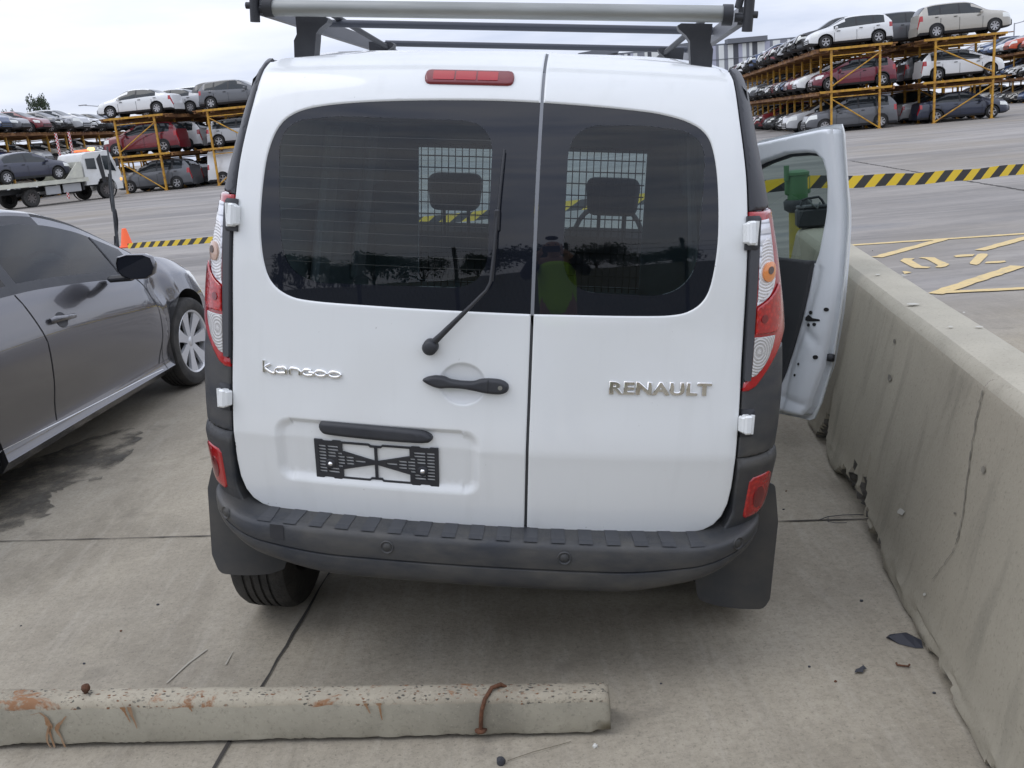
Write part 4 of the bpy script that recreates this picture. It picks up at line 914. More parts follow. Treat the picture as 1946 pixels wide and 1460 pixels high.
me = bpy.data.meshes.new_from_object(to.evaluated_get(bpy.context.evaluated_depsgraph_get())); COL.objects.unlink(to); bpy.data.objects.remove(to)
zm_ = max(v.co.z for v in me.vertices); xs_ = [v.co.x for v in me.vertices]; ys_ = [v.co.y for v in me.vertices]; x0_, x1_, y0_, y1_ = min(xs_), max(xs_), min(ys_), max(ys_)
for v in me.vertices:
    fx = (v.co.x-x0_)/(x1_-x0_); fz = (v.co.y-y0_)/(y1_-y0_); v.co = vsurf(.348+fx*.273, .9455+fz*.0360, .0012+.0042*(.5+.5*v.co.z/zm_))
me.materials.clear(); me.materials.append(chrome); me.name = 'maker_badge'
ob = bpy.data.objects.new('maker_badge', me); COL.objects.link(ob); ob.parent = dr

# --- wheels
def wheel(name, R=.32, Wd=.205, rim=.20, spokes=7, hub=.03, parent=None, metal_m=silver_paint, outer=1, thick_spoke=.5, tilt=0, label=None, seg=40):
    """axis along x, outer face toward +x*outer; returns root (empty) with tyre and rim"""
    r = empty(name); 
    if parent is not None: r.parent = parent
    if label: r['label'] = label
    h = Wd/2
    prof = [(rim, -h*.86), (rim+.012, -h*.93), (R*.86, -h), (R*.955, -h*.90), (R*.99, -h*.72), (R, -h*.5)]
    for gx in (-.42, -.14, .14, .42): prof += [(R, h*(gx-.05)), (R-.007, h*(gx-.04)), (R-.007, h*(gx+.04)), (R, h*(gx+.05))]
    prof += [(R, h*.5), (R*.99, h*.72), (R*.955, h*.90), (R*.86, h), (rim+.012, h*.93), (rim, h*.86), (rim-.01, h*.6)]
    auto_smooth(MB().lathe(prof, seg, 'x').build('tyre', rubber, r), 35)
    q = MB(); o = outer
    q.lathe([(rim+.004, o*h*.84), (rim, o*h*.90), (rim-.012, o*h*.84), (rim-.018, o*h*.5), (rim-.02, -o*h*.8)], seg, 'x')
    q.lathe([(0, o*h*.66), (hub, o*h*.64), (hub+.008, o*h*.56), (hub+.012, o*h*.3)], 20, 'x')
    for k in range(spokes):
        a = 2*math.pi*k/spokes+.25; w0 = thick_spoke*hub*1.2; w1 = thick_spoke*rim*math.pi/spokes*1.0
        rot = Matrix.Rotation(a, 3, 'X'); vs = []
        for rr, ww, xx in ((hub*.8, w0, h*.62), (rim*.55, (w0+w1)/2.2, h*.70), (rim-.012, w1, h*.80)):
            for s_ in (-1, 1):
                vs += [rot@Vector((o*xx, s_*ww, rr)), rot@Vector((o*(xx-.02), s_*ww*1.05, rr))]
        fs = []
        for j in range(2):
            b = j*4; fs += [(b, b+2, b+6, b+4), (b+1, b+5, b+7, b+3), (b, b+4, b+5, b+1), (b+2, b+3, b+7, b+6)]
        q.add(vs, fs)
    auto_smooth(q.build('rim', metal_m, r), 50)
    MB().lathe([(rim-.02, o*h*.25), (0, o*h*.25)], 24, 'x').build('brake_disc', dark_gap, r)
    return r
for (x, y, zc, o) in ((-.765, .70, .266, -1), (.765, .72, .44, 1), (-.76, 3.42, .266, -1), (.76, 3.42, .42, 1)):
    w = wheel('wheel', .318, .20, .19, 7, .03, van, silver_paint, o); w.location = (x, y, zc)

# --- roof rack
rk = empty('roof_rack'); rk.parent = van
q = MB(); q.tube([(-.622, .35, 1.921), (0, .35, 1.924), (.606, .35, 1.926)], .0215, 16); q.build('roller_bar', mat('dull_galvanised', (.36, .37, .36), .45, metal=.5, vary=(.22, .23, .22), vscale=7, stretch=(.3, 3, 3)), rk)
for s in (-1, 1):
    q = MB(); q.tube([(s*.606-.008, .35, 1.924), (s*.632-.008, .35, 1.924)], .027, 14); q.tube([(s*.63, .35, 1.918), (s*.672, .345, 1.918)], .012, 10)
    q.tube([(s*.664, .34, 1.883), (s*.664, .34, 1.952+(.02 if s > 0 else 0))], .014, 10); q.tube([(s*.672, .34, 1.925), (s*.688, .34, 1.925)], .009, 8); q.tube([(s*.636, .34, 1.94), (s*.645, .34, 1.99)], .010, 8); q.build('end_bracket', black_plastic, rk)
    q = MB(); pr = [(s*.50, 1.911), (s*.585, 1.911), (s*.583, 1.862), (s*.592, 1.845), (s*.592, 1.795), (s*.535, 1.795), (s*.528, 1.85), (s*.527, 1.865), (s*.515, 1.88), (s*.495, 1.895), (s*.49, 1.905)]
    for y in (.45, 1.35, 2.3): MB().prism(pr, y, y+.055, lambda a, b, h_: (a, h_, b)).build('rack_foot', black_plastic, rk)
    q = MB(); q.box((s*.652, 1.25, 1.925), (.020, 1.75, .045)); q.build('side_rail', mat('rail_steel', (.16, .165, .18), .45, metal=.6), rk)
    MB().tube([(s*.60, .9, 1.96), (s*.50, 1.45, 1.88)], .010, 8).build('rail_brace', black_plastic, rk)
for y, z in ((.95, 1.937), (1.9, 1.945)):
    q = MB().tube([(-.64, y, z), (.64, y, z)], .0125, 12); q.build('cross_bar', mat('painted_bar', (.05, .055, .07), .4, metal=.3), rk)

# --- open driver's door (own axes: a along the door from the hinge, h outward)
HX, HY = .83, 3.0; DA = Vector((.523, -.853, 0)); DN = Vector((.853, .523, 0))
dbul = tab([(.28, -.060), (.45, -.028), (.7, -.003), (.95, .006), (1.2, .0), (1.4, -.030), (1.68, -.085), (1.8, -.12)])
def dsurf(a, z, o=0.0): return Vector((HX, HY, 0))+DA*a+DN*(dbul(z)-.02*(max(0, a-.55)/.5)**2+o)+Vector((0, 0, z))
fd = empty('front_door'); fd.parent = van; fd['label'] = 'driver door standing open'
O = [(1.140, 1.662), (1.152, 1.62), (1.158, 1.52), (1.174, 1.30), (1.178, 1.07), (1.183, .83), (1.183, .59), (1.165, .42), (1.147, .338), (1.12, .322), (1.04, .312), (.9, .291), (.45, .28), (.0, .28), (-.02, .6), (-.02, 1.05), (.10, 1.24), (.25, 1.40), (.45, 1.535), (.60, 1.582), (.777, 1.610), (.957, 1.640), (1.09, 1.660)]
Wd = [(1.085, 1.20), (1.098, 1.29), (1.104, 1.40), (1.100, 1.46), (1.084, 1.512), (1.045, 1.535), (.98, 1.537), (.85, 1.525), (.68, 1.48), (.50, 1.41), (.30, 1.28), (.16, 1.12), (.16, 1.02), (.45, 1.01), (.80, 1.02), (1.055, 1.05), (1.072, 1.10)]
panel('outer_skin', resample(O, .03), white_paint, fd, surf=dsurf, off=.0, thick=.012, grid=.05, holes=[resample(Wd, .03)], rnd=.006)
O2 = [(1.128, 1.640), (1.136, 1.52), (1.150, 1.30), (1.155, 1.07), (1.160, .83), (1.158, .59), (1.135, .40), (1.115, .35), (1.0, .335), (.9, .32), (.02, .31), (.0, .6), (.0, 1.05), (.12, 1.22), (.27, 1.38), (.46, 1.51), (.61, 1.56), (.777, 1.588), (.957, 1.618), (1.09, 1.638)]
def isurf(a, z, o=0.0):      # the inner face looks back towards the seat
    # door frame is thick, and thins towards its free edge in a rounded shoulder
    e_ = max(0, 1-(1.16-a)/.10); return dsurf(a, z, -.092-o+.05*e_*e_)
def idisp(a, z):
    o = 0
    o -= .012*math.exp(-((a-(.985+.10*sstep(.45, 1.1, z)))/.020)**2)*(1 if z < 1.05 else 0)
    o -= .010*math.exp(-((z-.72+.6*(a-1.08))/.03)**2)*math.exp(-((a-1.08)/.05)**2)
    o -= .008*math.exp(-((z-.40)/.02)**2)
    return o
W2 = [(a-.006*(1 if a > .6 else -1), z) for a, z in Wd]
panel('inner_frame', resample(O2, .025), white_inner, fd, surf=isurf, off=0, thick=.075, grid=.018, holes=[resample(Wd, .025)], rnd=.016, disp=idisp)
P = [(.0, .34), (.0, 1.0), (.16, 1.03), (.8, 1.045), (1.06, 1.062), (1.045, .934), (1.024, .783), (1.0, .653), (.975, .522), (.945, .424), (.92, .36)]
tp = panel('door_trim', resample(P, .03), interior_dark, fd, surf=isurf, off=.022, thick=.022, grid=.04, rnd=.012)
panel('armrest', rpoly([(.35, .70, .03), (.90, .74, .03), (.92, .80, .03), (.35, .80, .03)], .03), seat_cloth, tp, surf=isurf, off=.06, thick=.04, grid=.04, rnd=.015)
Wi = [(1.112, 1.18), (1.118, 1.29), (1.12, 1.40), (1.115, 1.48), (1.095, 1.53), (1.045, 1.552), (.98, 1.553), (.85, 1.54), (.68, 1.495), (.50, 1.425), (.28, 1.29), (.14, 1.12), (.14, 1.0), (.45, .99), (.80, 1.0), (1.075, 1.03), (1.095, 1.10)]
panel('door_window', resample(Wi, .04), door_glass, fd, surf=dsurf, off=-.045, thick=0, grid=.1)
wl_ = resample(Wd, .03); MB().tube([dsurf(p.x, p.y, -.052) for p in wl_+[wl_[0]]], .013, 6, cap=False).build('window_seal', black_plastic, fd)
for nm, pts, m in (('door_latch', [(1.045, .80), (1.06, .815), (1.085, .805), (1.118, .805), (1.122, .797), (1.09, .790), (1.06, .786), (1.045, .787)], dark_gap),):
    panel(nm, pts, m, fd, surf=isurf, off=.004, thick=.004, grid=.02)
for a, z, r in ((1.14, .853, .009), (1.070, .770, .008), (1.10, .778, .008), (1.072, .828, .009), (1.127, .63, .010), (1.045, .58, .006), (1.035, .524, .006)):
    panel('fixing_hole', [(a+r*math.cos(t), z+r*math.sin(t)) for t in np.linspace(0, 6.283, 13)[:-1]], dark_gap, fd, surf=isurf, off=.004, thick=.003, grid=.03)
q = MB(); q.lathe([(0, -.01), (.018, -.01), (.018, .02), (0, .02)], 12, 'z', dsurf(1.175, .63, -.02)); q.build('door_buffer', black_plastic, fd)
mm = MB(); c = dsurf(.10, 1.14, .13); mm.box(c, (.13, .10, .22), 0, Matrix.Rotation(-.5, 3, 'Z'), .03); mm.box(dsurf(.12, 1.08, .03), (.12, .06, .06), 0, Matrix.Rotation(-.5, 3, 'Z'), .02); mm.build('wing_mirror', black_plastic, fd)
# wing mirror of the closed side
mm = MB(); mm.box((-1.0, 2.95, 1.14), (.20, .10, .22), 0, None, .03); mm.box((-.87, 2.95, 1.07), (.10, .06, .06)); mm.build('wing_mirror', black_plastic, van)

# ------------------------------------------------------------------ cars
PROF = {
 'sedan': dict(top=[(-2.27, .52), (-2.26, .70), (-2.2, .95), (-2.08, 1.04), (-1.72, 1.085), (-1.5, 1.13), (-1.05, 1.34), (-.6, 1.43), (-.1, 1.455), (.25, 1.42), (.6, 1.30), (1.05, 1.06), (1.2, 1.0), (1.6, .93), (1.95, .83), (2.15, .70), (2.25, .55)],
    belt=[(-2.2, .93), (-1.0, .97), (0, .93), (.8, .89), (1.3, .86), (2.1, .74)], ws=(.28, 1.1), rs=(-1.62, -.95), win=(-1.35, .86), pil=(-.22,), pil2=(), axles=(-1.36, 1.34), L=2.27, w=.87),
 'hatch': dict(top=[(-2.02, .52), (-2.02, .80), (-1.97, 1.02), (-1.80, 1.25), (-1.62, 1.40), (-1.2, 1.46), (-.5, 1.49), (0, 1.475), (.35, 1.40), (.75, 1.20), (1.12, 1.03), (1.3, .98), (1.7, .88), (1.95, .74), (2.06, .55)],
    belt=[(-2.0, 1.0), (-1.0, .97), (0, .93), (.8, .89), (1.9, .76)], ws=(.30, 1.14), rs=(-1.96, -1.66), win=(-1.58, .88), pil=(-.22,), pil2=(-1.05,), axles=(-1.28, 1.28), L=2.04, w=.87),
 'suv': dict(top=[(-2.25, .60), (-2.25, .95), (-2.2, 1.15), (-2.05, 1.40), (-1.85, 1.58), (-1.4, 1.66), (-.6, 1.68), (0, 1.66), (.35, 1.57), (.72, 1.36), (1.08, 1.16), (1.3, 1.11), (1.8, 1.03), (2.15, .88), (2.28, .62)],
    belt=[(-2.2, 1.12), (-1.0, 1.09), (0, 1.05), (.8, 1.01), (2.1, .90)], ws=(.28, 1.1), rs=(-2.17, -1.9), win=(-1.78, .82), pil=(-.3,), pil2=(-1.2,), axles=(-1.38, 1.38), L=2.27, w=.91),
 'van': dict(top=[(-2.5, .6), (-2.5, 1.2), (-2.46, 1.75), (-2.35, 1.93), (-1.5, 1.97), (.5, 1.96), (.95, 1.86), (1.35, 1.55), (1.7, 1.28), (2.0, 1.15), (2.3, .98), (2.42, .65)],
    belt=[(-2.4, 1.15), (0, 1.13), (1.2, 1.08), (2.2, .95)], ws=(.98, 1.72), rs=(9, 9), win=(.25, 1.45), pil=(), pil2=(), axles=(-1.55, 1.55), L=2.46, w=.94)}

def car_build(kind, fine=False, damaged=0, seed=0, P=None):
    """meshes of one car type: dict part -> MB"""
    P = P or PROF[kind]; rnd = random.Random(seed); top = cat_interp(P['top']); belt = cat_interp(P['belt']); L0, L1 = P['top'][0][0], P['top'][-1][0]; w0 = P['w']
    wcur = P.get('wc') or cat_interp([(L0, w0*.80), (L0+.12, w0*.90), (L0+.5, w0*.975), (-.8, w0), (.9, w0), (L1-.6, w0*.975), (L1-.3, w0*.90), (L1-.1, w0*.76), (L1, w0*.62)])
    zb0 = P.get('zb', .20); Ra = P.get('Ra', .375); step = .035 if fine else .11
    keys = {L0, L1, *P['ws'], *P['rs'], *P['win']}
    for p in P['pil']+P['pil2']: keys |= {p-.045, p+.045}
    for a in P['axles']:
        for d in ((-1, -.97, -.9, -.75, -.5, -.2, .2, .5, .75, .9, .97, 1) if not fine else np.cos(np.linspace(0, math.pi, 33))): keys.add(a+d*Ra)
    keys = [k for k in keys if L0 <= k <= L1]
    y = L0
    while y < L1:
        if min(abs(y-k) for k in keys) > step*.45: keys.append(y)
        y += step
    ys = sorted(keys); nT = 15 if fine else 7; nG = 8 if fine else 3; nR = 8 if fine else 4
    side_in = P.get('side') or cat_interp([(0, .05), (.07, .015), (.3, .0), (.55, .0), (.72, .008), (.80, .012), (.93, .035), (1, .065)])
    def sec(y):
        zt = top(y); w = wcur(y); b = belt(y); b = min(b, zt-.035); zb = zb0
        for a in P['axles']:
            d = abs(y-a)
            if d < Ra: zb = max(zb, P.get('axz', .31)+math.sqrt(max(0, Ra**2-d*d)))
        if y > L1-.45: zb = max(zb, zb0+.12*((y-L1+.45)/.45)**2)
        zb = min(zb, b-.03)
        pts = []
        for k in range(nT+1):
            t = k/nT; z = zb+(b-zb)*t; tt = max(0, min(1, (z-zb0)/max(.05, b-zb0)))
            pts.append(((w-side_in(tt)), z))
        gh = zt-b; g = min(1, max(0, (gh-.06)/.30)); yb = pts[-1][0]
        ze = b+(gh)*(.86 if g > 0 else .5); tum = P.get('tum', .24)*min(1, gh/.5)
        xe = yb-tum-.03*(1-g)*1.0
        zfull = b+gh*.86
        for k in range(1, nG+1):
            t = k/nG; bl = .16*t*(1-t)*tum
            pts.append((yb+(xe-yb)*t+bl, b+(zfull-b)*t))
        for k in range(1, nR+1):
            a = k/nR*math.pi/2; pts.append((xe*math.cos(a)**(.75 if g > .3 else .9) if k < nR else 0, zfull+(zt-zfull)*math.sin(a)**.75))
        return pts
    S_ = [sec(y) for y in ys]; nk = len(S_[0]); D = {k: MB() for k in ('body', 'glass', 'under', 'trim', 'front', 'rear', 'lamp', 'tail')}
    def dmg(x, y, z):
        if damaged and y > L1-.75:
            q = noise.noise(Vector((x*3+seed, y*3, z*4)))*.22*min(1, (y-L1+.75)/.5); return (x+q*.4, y-abs(q)*1.2, z+q*.4)
        if damaged > 1 and y < L0+.6:
            q = noise.noise(Vector((x*3, y*3+seed, z*4)))*.2*min(1, (L0+.6-y)/.4); return (x+q*.4, y+abs(q), z+q*.3)
        return (x, y, z)
    for i in range(len(ys)-1):
        ym = (ys[i]+ys[i+1])/2
        gh = top(ym)-belt(ym)
        for k in range(nk-1):
            pill = any(abs(ym-p) < .05 for p in P['pil']+P['pil2'])
            zone = 'low' if k < nT else ('side' if k < nT+nG else 'roof'); c = 'body'; zm = (S_[i][k][1]+S_[i][k+1][1])/2
            if zone == 'side' and P['win'][0] < ym < P['win'][1] and gh > .10:
                c = 'glass'
                if pill and not (kind == 'van'): c = 'trim'
                if fine and (k == nT or k == nT+nG-1 or gh < .17): c = 'trim'
            if zone == 'roof' and P['ws'][0] < ym < P['ws'][1]: c = 'glass'
            if zone == 'roof' and P['rs'][0] < ym < P['rs'][1]: c = 'glass'
            if zone == 'side' and P['ws'][0] < ym < P['ws'][1] and k == nT+nG-1: c = 'body'
            if zone == 'low' and k == 0 and not fine: c = 'trim'
            if zone == 'low':
                tm = (k+.5)/nT
                if not fine and L1-.52 < ym < L1-.06 and .70 < tm < .95: c = 'lamp'
                if fine and L1-.60 < ym < L1-.04 and tm > .60-.1*sstep(L1-.5, L1-.1, ym)+.25*sstep(L1-.40, L1-.60, ym): c = 'lamp'
                if L0 < ym < L0+.26 and .70 < tm < .95: c = 'tail'
            if fine and zone == 'side' and L1-.50 < ym < L1-.04: c = 'lamp'
            if damaged and c in ('body', 'lamp') and ym > L1-.5 and noise.noise(Vector((ym*4+seed, k*.7, 2))) > .05: c = 'under'
            for s in (-1, 1):
                q = [(s*S_[i][k][0], ys[i], S_[i][k][1]), (s*S_[i][k+1][0], ys[i], S_[i][k+1][1]), (s*S_[i+1][k+1][0], ys[i+1], S_[i+1][k+1][1]), (s*S_[i+1][k][0], ys[i+1], S_[i+1][k][1])]
                q = [dmg(*p) for p in q]
                if s > 0: q = q[::-1]
                D[c].add(q, [(0, 1, 2, 3)], 0, True)
        q = [(-S_[i][0][0], ys[i], S_[i][0][1]), (S_[i][0][0], ys[i], S_[i][0][1]), (S_[i+1][0][0], ys[i+1], S_[i+1][0][1]), (-S_[i+1][0][0], ys[i+1], S_[i+1][0][1])]
        D['under'].add(q, [(0, 3, 2, 1)])
    # closed ends, with grille, lamps and plate areas
    for e_, i in ((1, -1), (-1, 0)):
        loop = S_[i]; y = ys[i]
        for k in range(nk-1):
            tm = (k+.5)/nT; c = 'body'
            if k < nT:
                if e_ > 0: c = 'trim' if (.15 < tm < .45 or .6 < tm < .8) else 'body'
                if damaged and e_ > 0: c = 'under'
            for h in range(4):
                f0, f1 = -1+h*.5, -1+(h+1)*.5
                q = [(f0*loop[k][0], y, loop[k][1]), (f1*loop[k][0], y, loop[k][1]), (f1*loop[k+1][0], y, loop[k+1][1]), (f0*loop[k+1][0], y, loop[k+1][1])]
                q = [dmg(*(p[0], p[1]+e_*.05*(1-(p[0]/w0)**2), p[2])) for p in q]
                D[c].add(q if e_ < 0 else q[::-1], [(0, 1, 2, 3)], 0, True)
    return D, P, S_, ys

MESHES = {}
far_rubber = mat('far_tyre', (.02, .02, .02), .8); trim_black = mat('trim_black', (.018, .019, .022), .5); under_black = mat('under_black', (.02, .02, .02), .8, vary=(.10, .10, .10), vscale=7, vrange=(.55, .7))
far_rim = mat('far_rim', (.45, .45, .46), .35, metal=.5)
def far_wheel_mesh(R, o, spokes, seed):
    q = MB(); h = .10
    q.lathe([(R*.62, -h), (R*.95, -h), (R, -h*.6), (R, h*.6), (R*.95, h), (R*.62, h)], 20, 'x', (0, 0, 0), 0)
    q.lathe([(R*.63, o*h*.92), (R*.55, o*h*.7), (0, o*h*.3)], 20, 'x', (0, 0, 0), 0)
    for k in range(spokes):
        rot = Matrix.Rotation(2*math.pi*k/spokes+seed, 3, 'X'); w = R*.11
        q.add([rot@Vector(v) for v in ((o*h*.8, -w*.7, 0), (o*h*.8, w*.7, 0), (o*h*.97, w*1.1, R*.63), (o*h*.97, -w*1.1, R*.63))], [(0, 1, 2, 3)], 1)
    q.lathe([(R*.64, o*h*.95), (R*.57, o*h*.98)], 20, 'x', (0, 0, 0), 1); q.lathe([(0, o*h*.99), (R*.13, o*h*.97)], 10, 'x', (0, 0, 0), 1)
    me = q.build('wheel', [far_rubber, far_rim]).data; ob = [b for b in bpy.data.objects if b.data == me][0]; bpy.data.objects.remove(ob); return me
def get_type(kind, damaged=0, seed=0):
    key = (kind, damaged, seed)
    if key in MESHES: return MESHES[key]
    D, P, _, _ = car_build(kind, False, damaged, seed); ms = {}
    def fin(mb, name, mats):
        if not mb.f: return None
        o = mb.build(name, mats); auto_smooth(o, 32); me = o.data; bpy.data.objects.remove(o); return me
    b = D['body']
    for c, i in (('trim', 1), ('under', 2)):
        for f, s in zip(D[c].f, D[c].sm): b.f.append([q+len(b.v) for q in f]); b.m.append(i); b.sm.append(True)
        b.v += D[c].v
    if kind != 'van' and damaged < 2:
        for s in (-1, 1):
            bl = cat_interp(P['belt'])(P['win'][1]-.08); b.box((s*(P['w']+.06), P['win'][1]-.10, bl+.05), (.20, .12, .13), 0, None, .03)
    # roof rails, door lines and handles as thin dark strips
    for yv in (P['pil'][:1]+(P['pil2'][:1] or (-1.12,))+(P['win'][1]-.02,) if kind != 'van' else (.15, 1.25)):
        z0, z1 = .30, cat_interp(P['belt'])(yv)
        for s in (-1, 1):
            w = P['w']+.003; b.add([(s*w, yv-.009, z0), (s*w, yv+.009, z0), (s*w, yv+.009, z1-.16), (s*w, yv-.009, z1-.16)], [(0, 1, 2, 3)], 1)
            b.box((s*(P['w']+.005), yv-.20, z1-.10), (.02, .16, .03), 1)
    ms['body'] = fin(b, 'body', [car_paint, trim_black, under_black])
    ms['window'] = fin(D['glass'], 'window', [car_glass]); 
    for part, key_, m_ in (('headlight', 'lamp', head_lens), ('tail_light', 'tail', red_lens)):
        for s_ in (-1, 1):
            q = MB()
            for f in D[key_].f:
                if D[key_].v[f[0]][0]*s_ > 0: q.add([D[key_].v[i_] for i_ in f], [range(len(f))], 0, True)
            ms[part+str(s_)] = fin(q, part, [m_])
    R = .34 if kind in ('suv', 'van') else .315
    ms['wl'] = far_wheel_mesh(R, -1, 5+seed % 5, seed); ms['wr'] = far_wheel_mesh(R, 1, 5+seed % 5, seed); ms['R'] = R; ms['P'] = P
    MESHES[key] = ms; return ms
def place_car(kind, loc, heading, color, label, group, damaged=0, seed=0, metallic=False, name='parked_car', missing=(), small=False):
    ms = get_type(kind, damaged, seed); r = empty(name, loc, (0, 0, heading)); tag(r, label, 'car' if kind != 'van' else 'van', group)
    for k in ('body', 'window', 'headlight-1', 'headlight1', 'tail_light-1', 'tail_light1'):
        if ms[k] is None: continue
        o = bpy.data.objects.new(k.rstrip('-1'), ms[k]); COL.objects.link(o); o.parent = r; o.color = (*color, 1)
    for a in ms['P']['axles']:
        for s in (-1, 1):
            o = bpy.data.objects.new('wheel', ms['wr'] if s > 0 else ms['wl']); COL.objects.link(o); o.parent = r; o.location = (s*(ms['P']['w']-.10), a, ms['R'])
    return r

# ------------------------------------------------------------------ the grey saloon beside the van
HD = R_(5.0)
car = empty('car', (-2.21-math.sin(HD)*1.35, 6.69-math.cos(HD)*1.35, 0), (0, 0, -HD)); tag(car, 'dark grey sedan with a crumpled front wing parked left of the white van', 'car')
# origin at mid side plane: body axis is .89 to the left
HP = dict(top=[(-2.27, .52), (-2.26, .70), (-2.2, .95), (-2.08, 1.04), (-1.75, 1.09), (-1.5, 1.15), (-1.05, 1.36), (-.6, 1.425), (-.15, 1.425), (.15, 1.395), (.45, 1.315), (.69, 1.20), (.95, 1.055), (1.08, .99), (1.34, .945), (1.64, .865), (1.9, .77), (2.1, .66), (2.2, .52)],
    belt=[(-2.2, .95), (-1.2, 1.0), (-.5, .985), (.0, .95), (.5, .90), (.8, .87), (1.3, .84), (1.7, .775), (2.1, .63)], ws=(.16, 1.06), rs=(-1.62, -.98), win=(-1.45, .86), pil=(-.52,), pil2=(), axles=(-1.36, 1.36), L=2.2, w=.89, tum=.27, zb=.19, Ra=.375, axz=.315,
    wc=cat_interp([(-2.27, .70), (-2.1, .80), (-1.7, .87), (-.8, .89), (.9, .89), (1.4, .885), (1.75, .84), (1.95, .76), (2.1, .62), (2.2, .48)]),
    side=cat_interp([(0, .06), (.05, .02), (.09, .012), (.12, .04), (.20, .042), (.4, .022), (.6, .004), (.68, .0), (.72, .007), (.80, .024), (.90, .046), (.96, .060), (1, .075)]))
D, HPp, HS, hys = car_build('sedan', True, 0, 0, HP)
def dent(v):
    x, y, z = v
    if x > .5:
        d = .045*math.exp(-((y-1.02)/.16)**2-((z-.74)/.16)**2)+.03*math.exp(-((y-1.14)/.06)**2-((z-.62)/.10)**2)-.018*math.exp(-((y-1.20)/.05)**2-((z-.76)/.09)**2)
        return (x-d, y, z)
    return v
for c in ('body',): D[c].v = [dent(v) for v in D[c].v]
off = Vector((-.89, 0, 0))
def fit(mb, name, m, parent=car, ang=35):
    mb.v = [tuple(Vector(v)+off) for v in mb.v]; return auto_smooth(mb.build(name, m, parent), ang)
for c, i in (('under', 1), ('rear', 0), ('front', 0)):
    b = D['body']
    for f in D[c].f: b.f.append([q+len(b.v) for q in f]); b.m.append(i); b.sm.append(True)
    b.v += D[c].v
fit(D['body'], 'body', [grey_metallic, under_black], ang=28); fit(D['glass'], 'window', [glass('sedan_glass', (.10, .125, .135), 1.36)]); 
for s_ in (-1, 1):
    q = MB()
    for f in D['trim'].f:
        if all(D['trim'].v[i][0]*s_ > 0 for i in f): q.add([D['trim'].v[i] for i in f], [range(len(f))], 0, True)
    if q.f: fit(q, 'window_trim', [black_plastic])

for part, key_, m_ in (('headlight', 'lamp', head_lens), ('tail_light', 'tail', red_lens)):
    for s_ in (-1, 1):
        q = MB()
        for f in D[key_].f:
            if D[key_].v[f[0]][0]*s_ > 0: q.add([D[key_].v[i_] for i_ in f], [range(len(f))], 0, True)
        fit(q, part, [m_])
def hside(y, z, o=.003):
    """point on the right-hand side of the saloon"""
    i = min(range(len(hys)), key=lambda k: abs(hys[k]-y)); s = HS[i]; best = None
    for a, b in zip(s[:-1], s[1:]):
        if a[1] <= z <= b[1]:
            t = (z-a[1])/max(1e-6, b[1]-a[1]); best = a[0]+(b[0]-a[0])*t; break
    if best is None: best = s[0][0] if z < s[0][1] else s[-1][0]
    x = dent((best, y, z))[0]
    return Vector((x+o-.89, y, z))
def sline(name, pts, w, m, o=.002, smooth=True):
    q = resample(pts, .03, closed=False, smooth=smooth); mb = MB(); vs = []
    for i, p in enumerate(q):
        t = (q[min(i+1, len(q)-1)]-q[max(0, i-1)]).normalized(); n_ = Vector((-t.y, t.x))*w/2
        vs += [hside(p.x+n_.x, p.y+n_.y, o), hside(p.x-n_.x, p.y-n_.y, o)]
    mb.add(vs, [(2*i, 2*i+1, 2*i+3, 2*i+2) for i in range(len(q)-1)], 0, True); return mb.build(name, m, car)
sline('door_gap', [(-.55, .985), (-.50, .85), (-.47, .70), (-.455, .52), (-.465, .40), (-.48, .30)], .007, dark_gap)
sline('door_gap', [(.76, .868), (.84, .78), (.885, .66), (.895, .55), (.885, .42), (.80, .29)], .007, dark_gap)
sline('sill_highlight', [(-1.2, .315), (-.5, .29), (.0, .275), (.5, .262), (.80, .25)], .004, silver_paint, .004)  # highlight along the sill, put in as a pale strip
sline('wing_edge', [(.885, .42), (.87, .30), (.86, .22)], .005, dark_gap)
# rear door window edge and quarter pillar
for pts in ([(.60, 1.06), (.685, .925)],):
    mb = MB(); a, b = Vector((0, .60, 1.155)), Vector((0, .605, .91)); 
    p0, p1 = hside(a.y, a.z, -.002), hside(b.y, b.z, -.002); mb.tube([p0, p0.lerp(p1, .5)+Vector((.006, 0, 0)), p1], .008, 6); mb.build('quarter_pillar', black_plastic, car)
# door handle
q = MB(); c = hside(-.27, .800, .0)
dish = MB(); vs = [hside(-.27+.055*math.cos(t), .798+.042*math.sin(t), .002) for t in np.linspace(0, 6.283, 25)[:-1]]; dish.add(vs, [list(range(24))]); dish.build('handle_dish', mat('handle_recess', (.05, .052, .06), .4, metal=.4), car)
q.tube([hside(-.385, .815, .008), hside(-.36, .816, .022), hside(-.27, .808, .030), hside(-.18, .800, .026), hside(-.148, .797, .008)], [.012, .019, .013, .014, .010], 10); q.build('door_handle', grey_metallic, car)
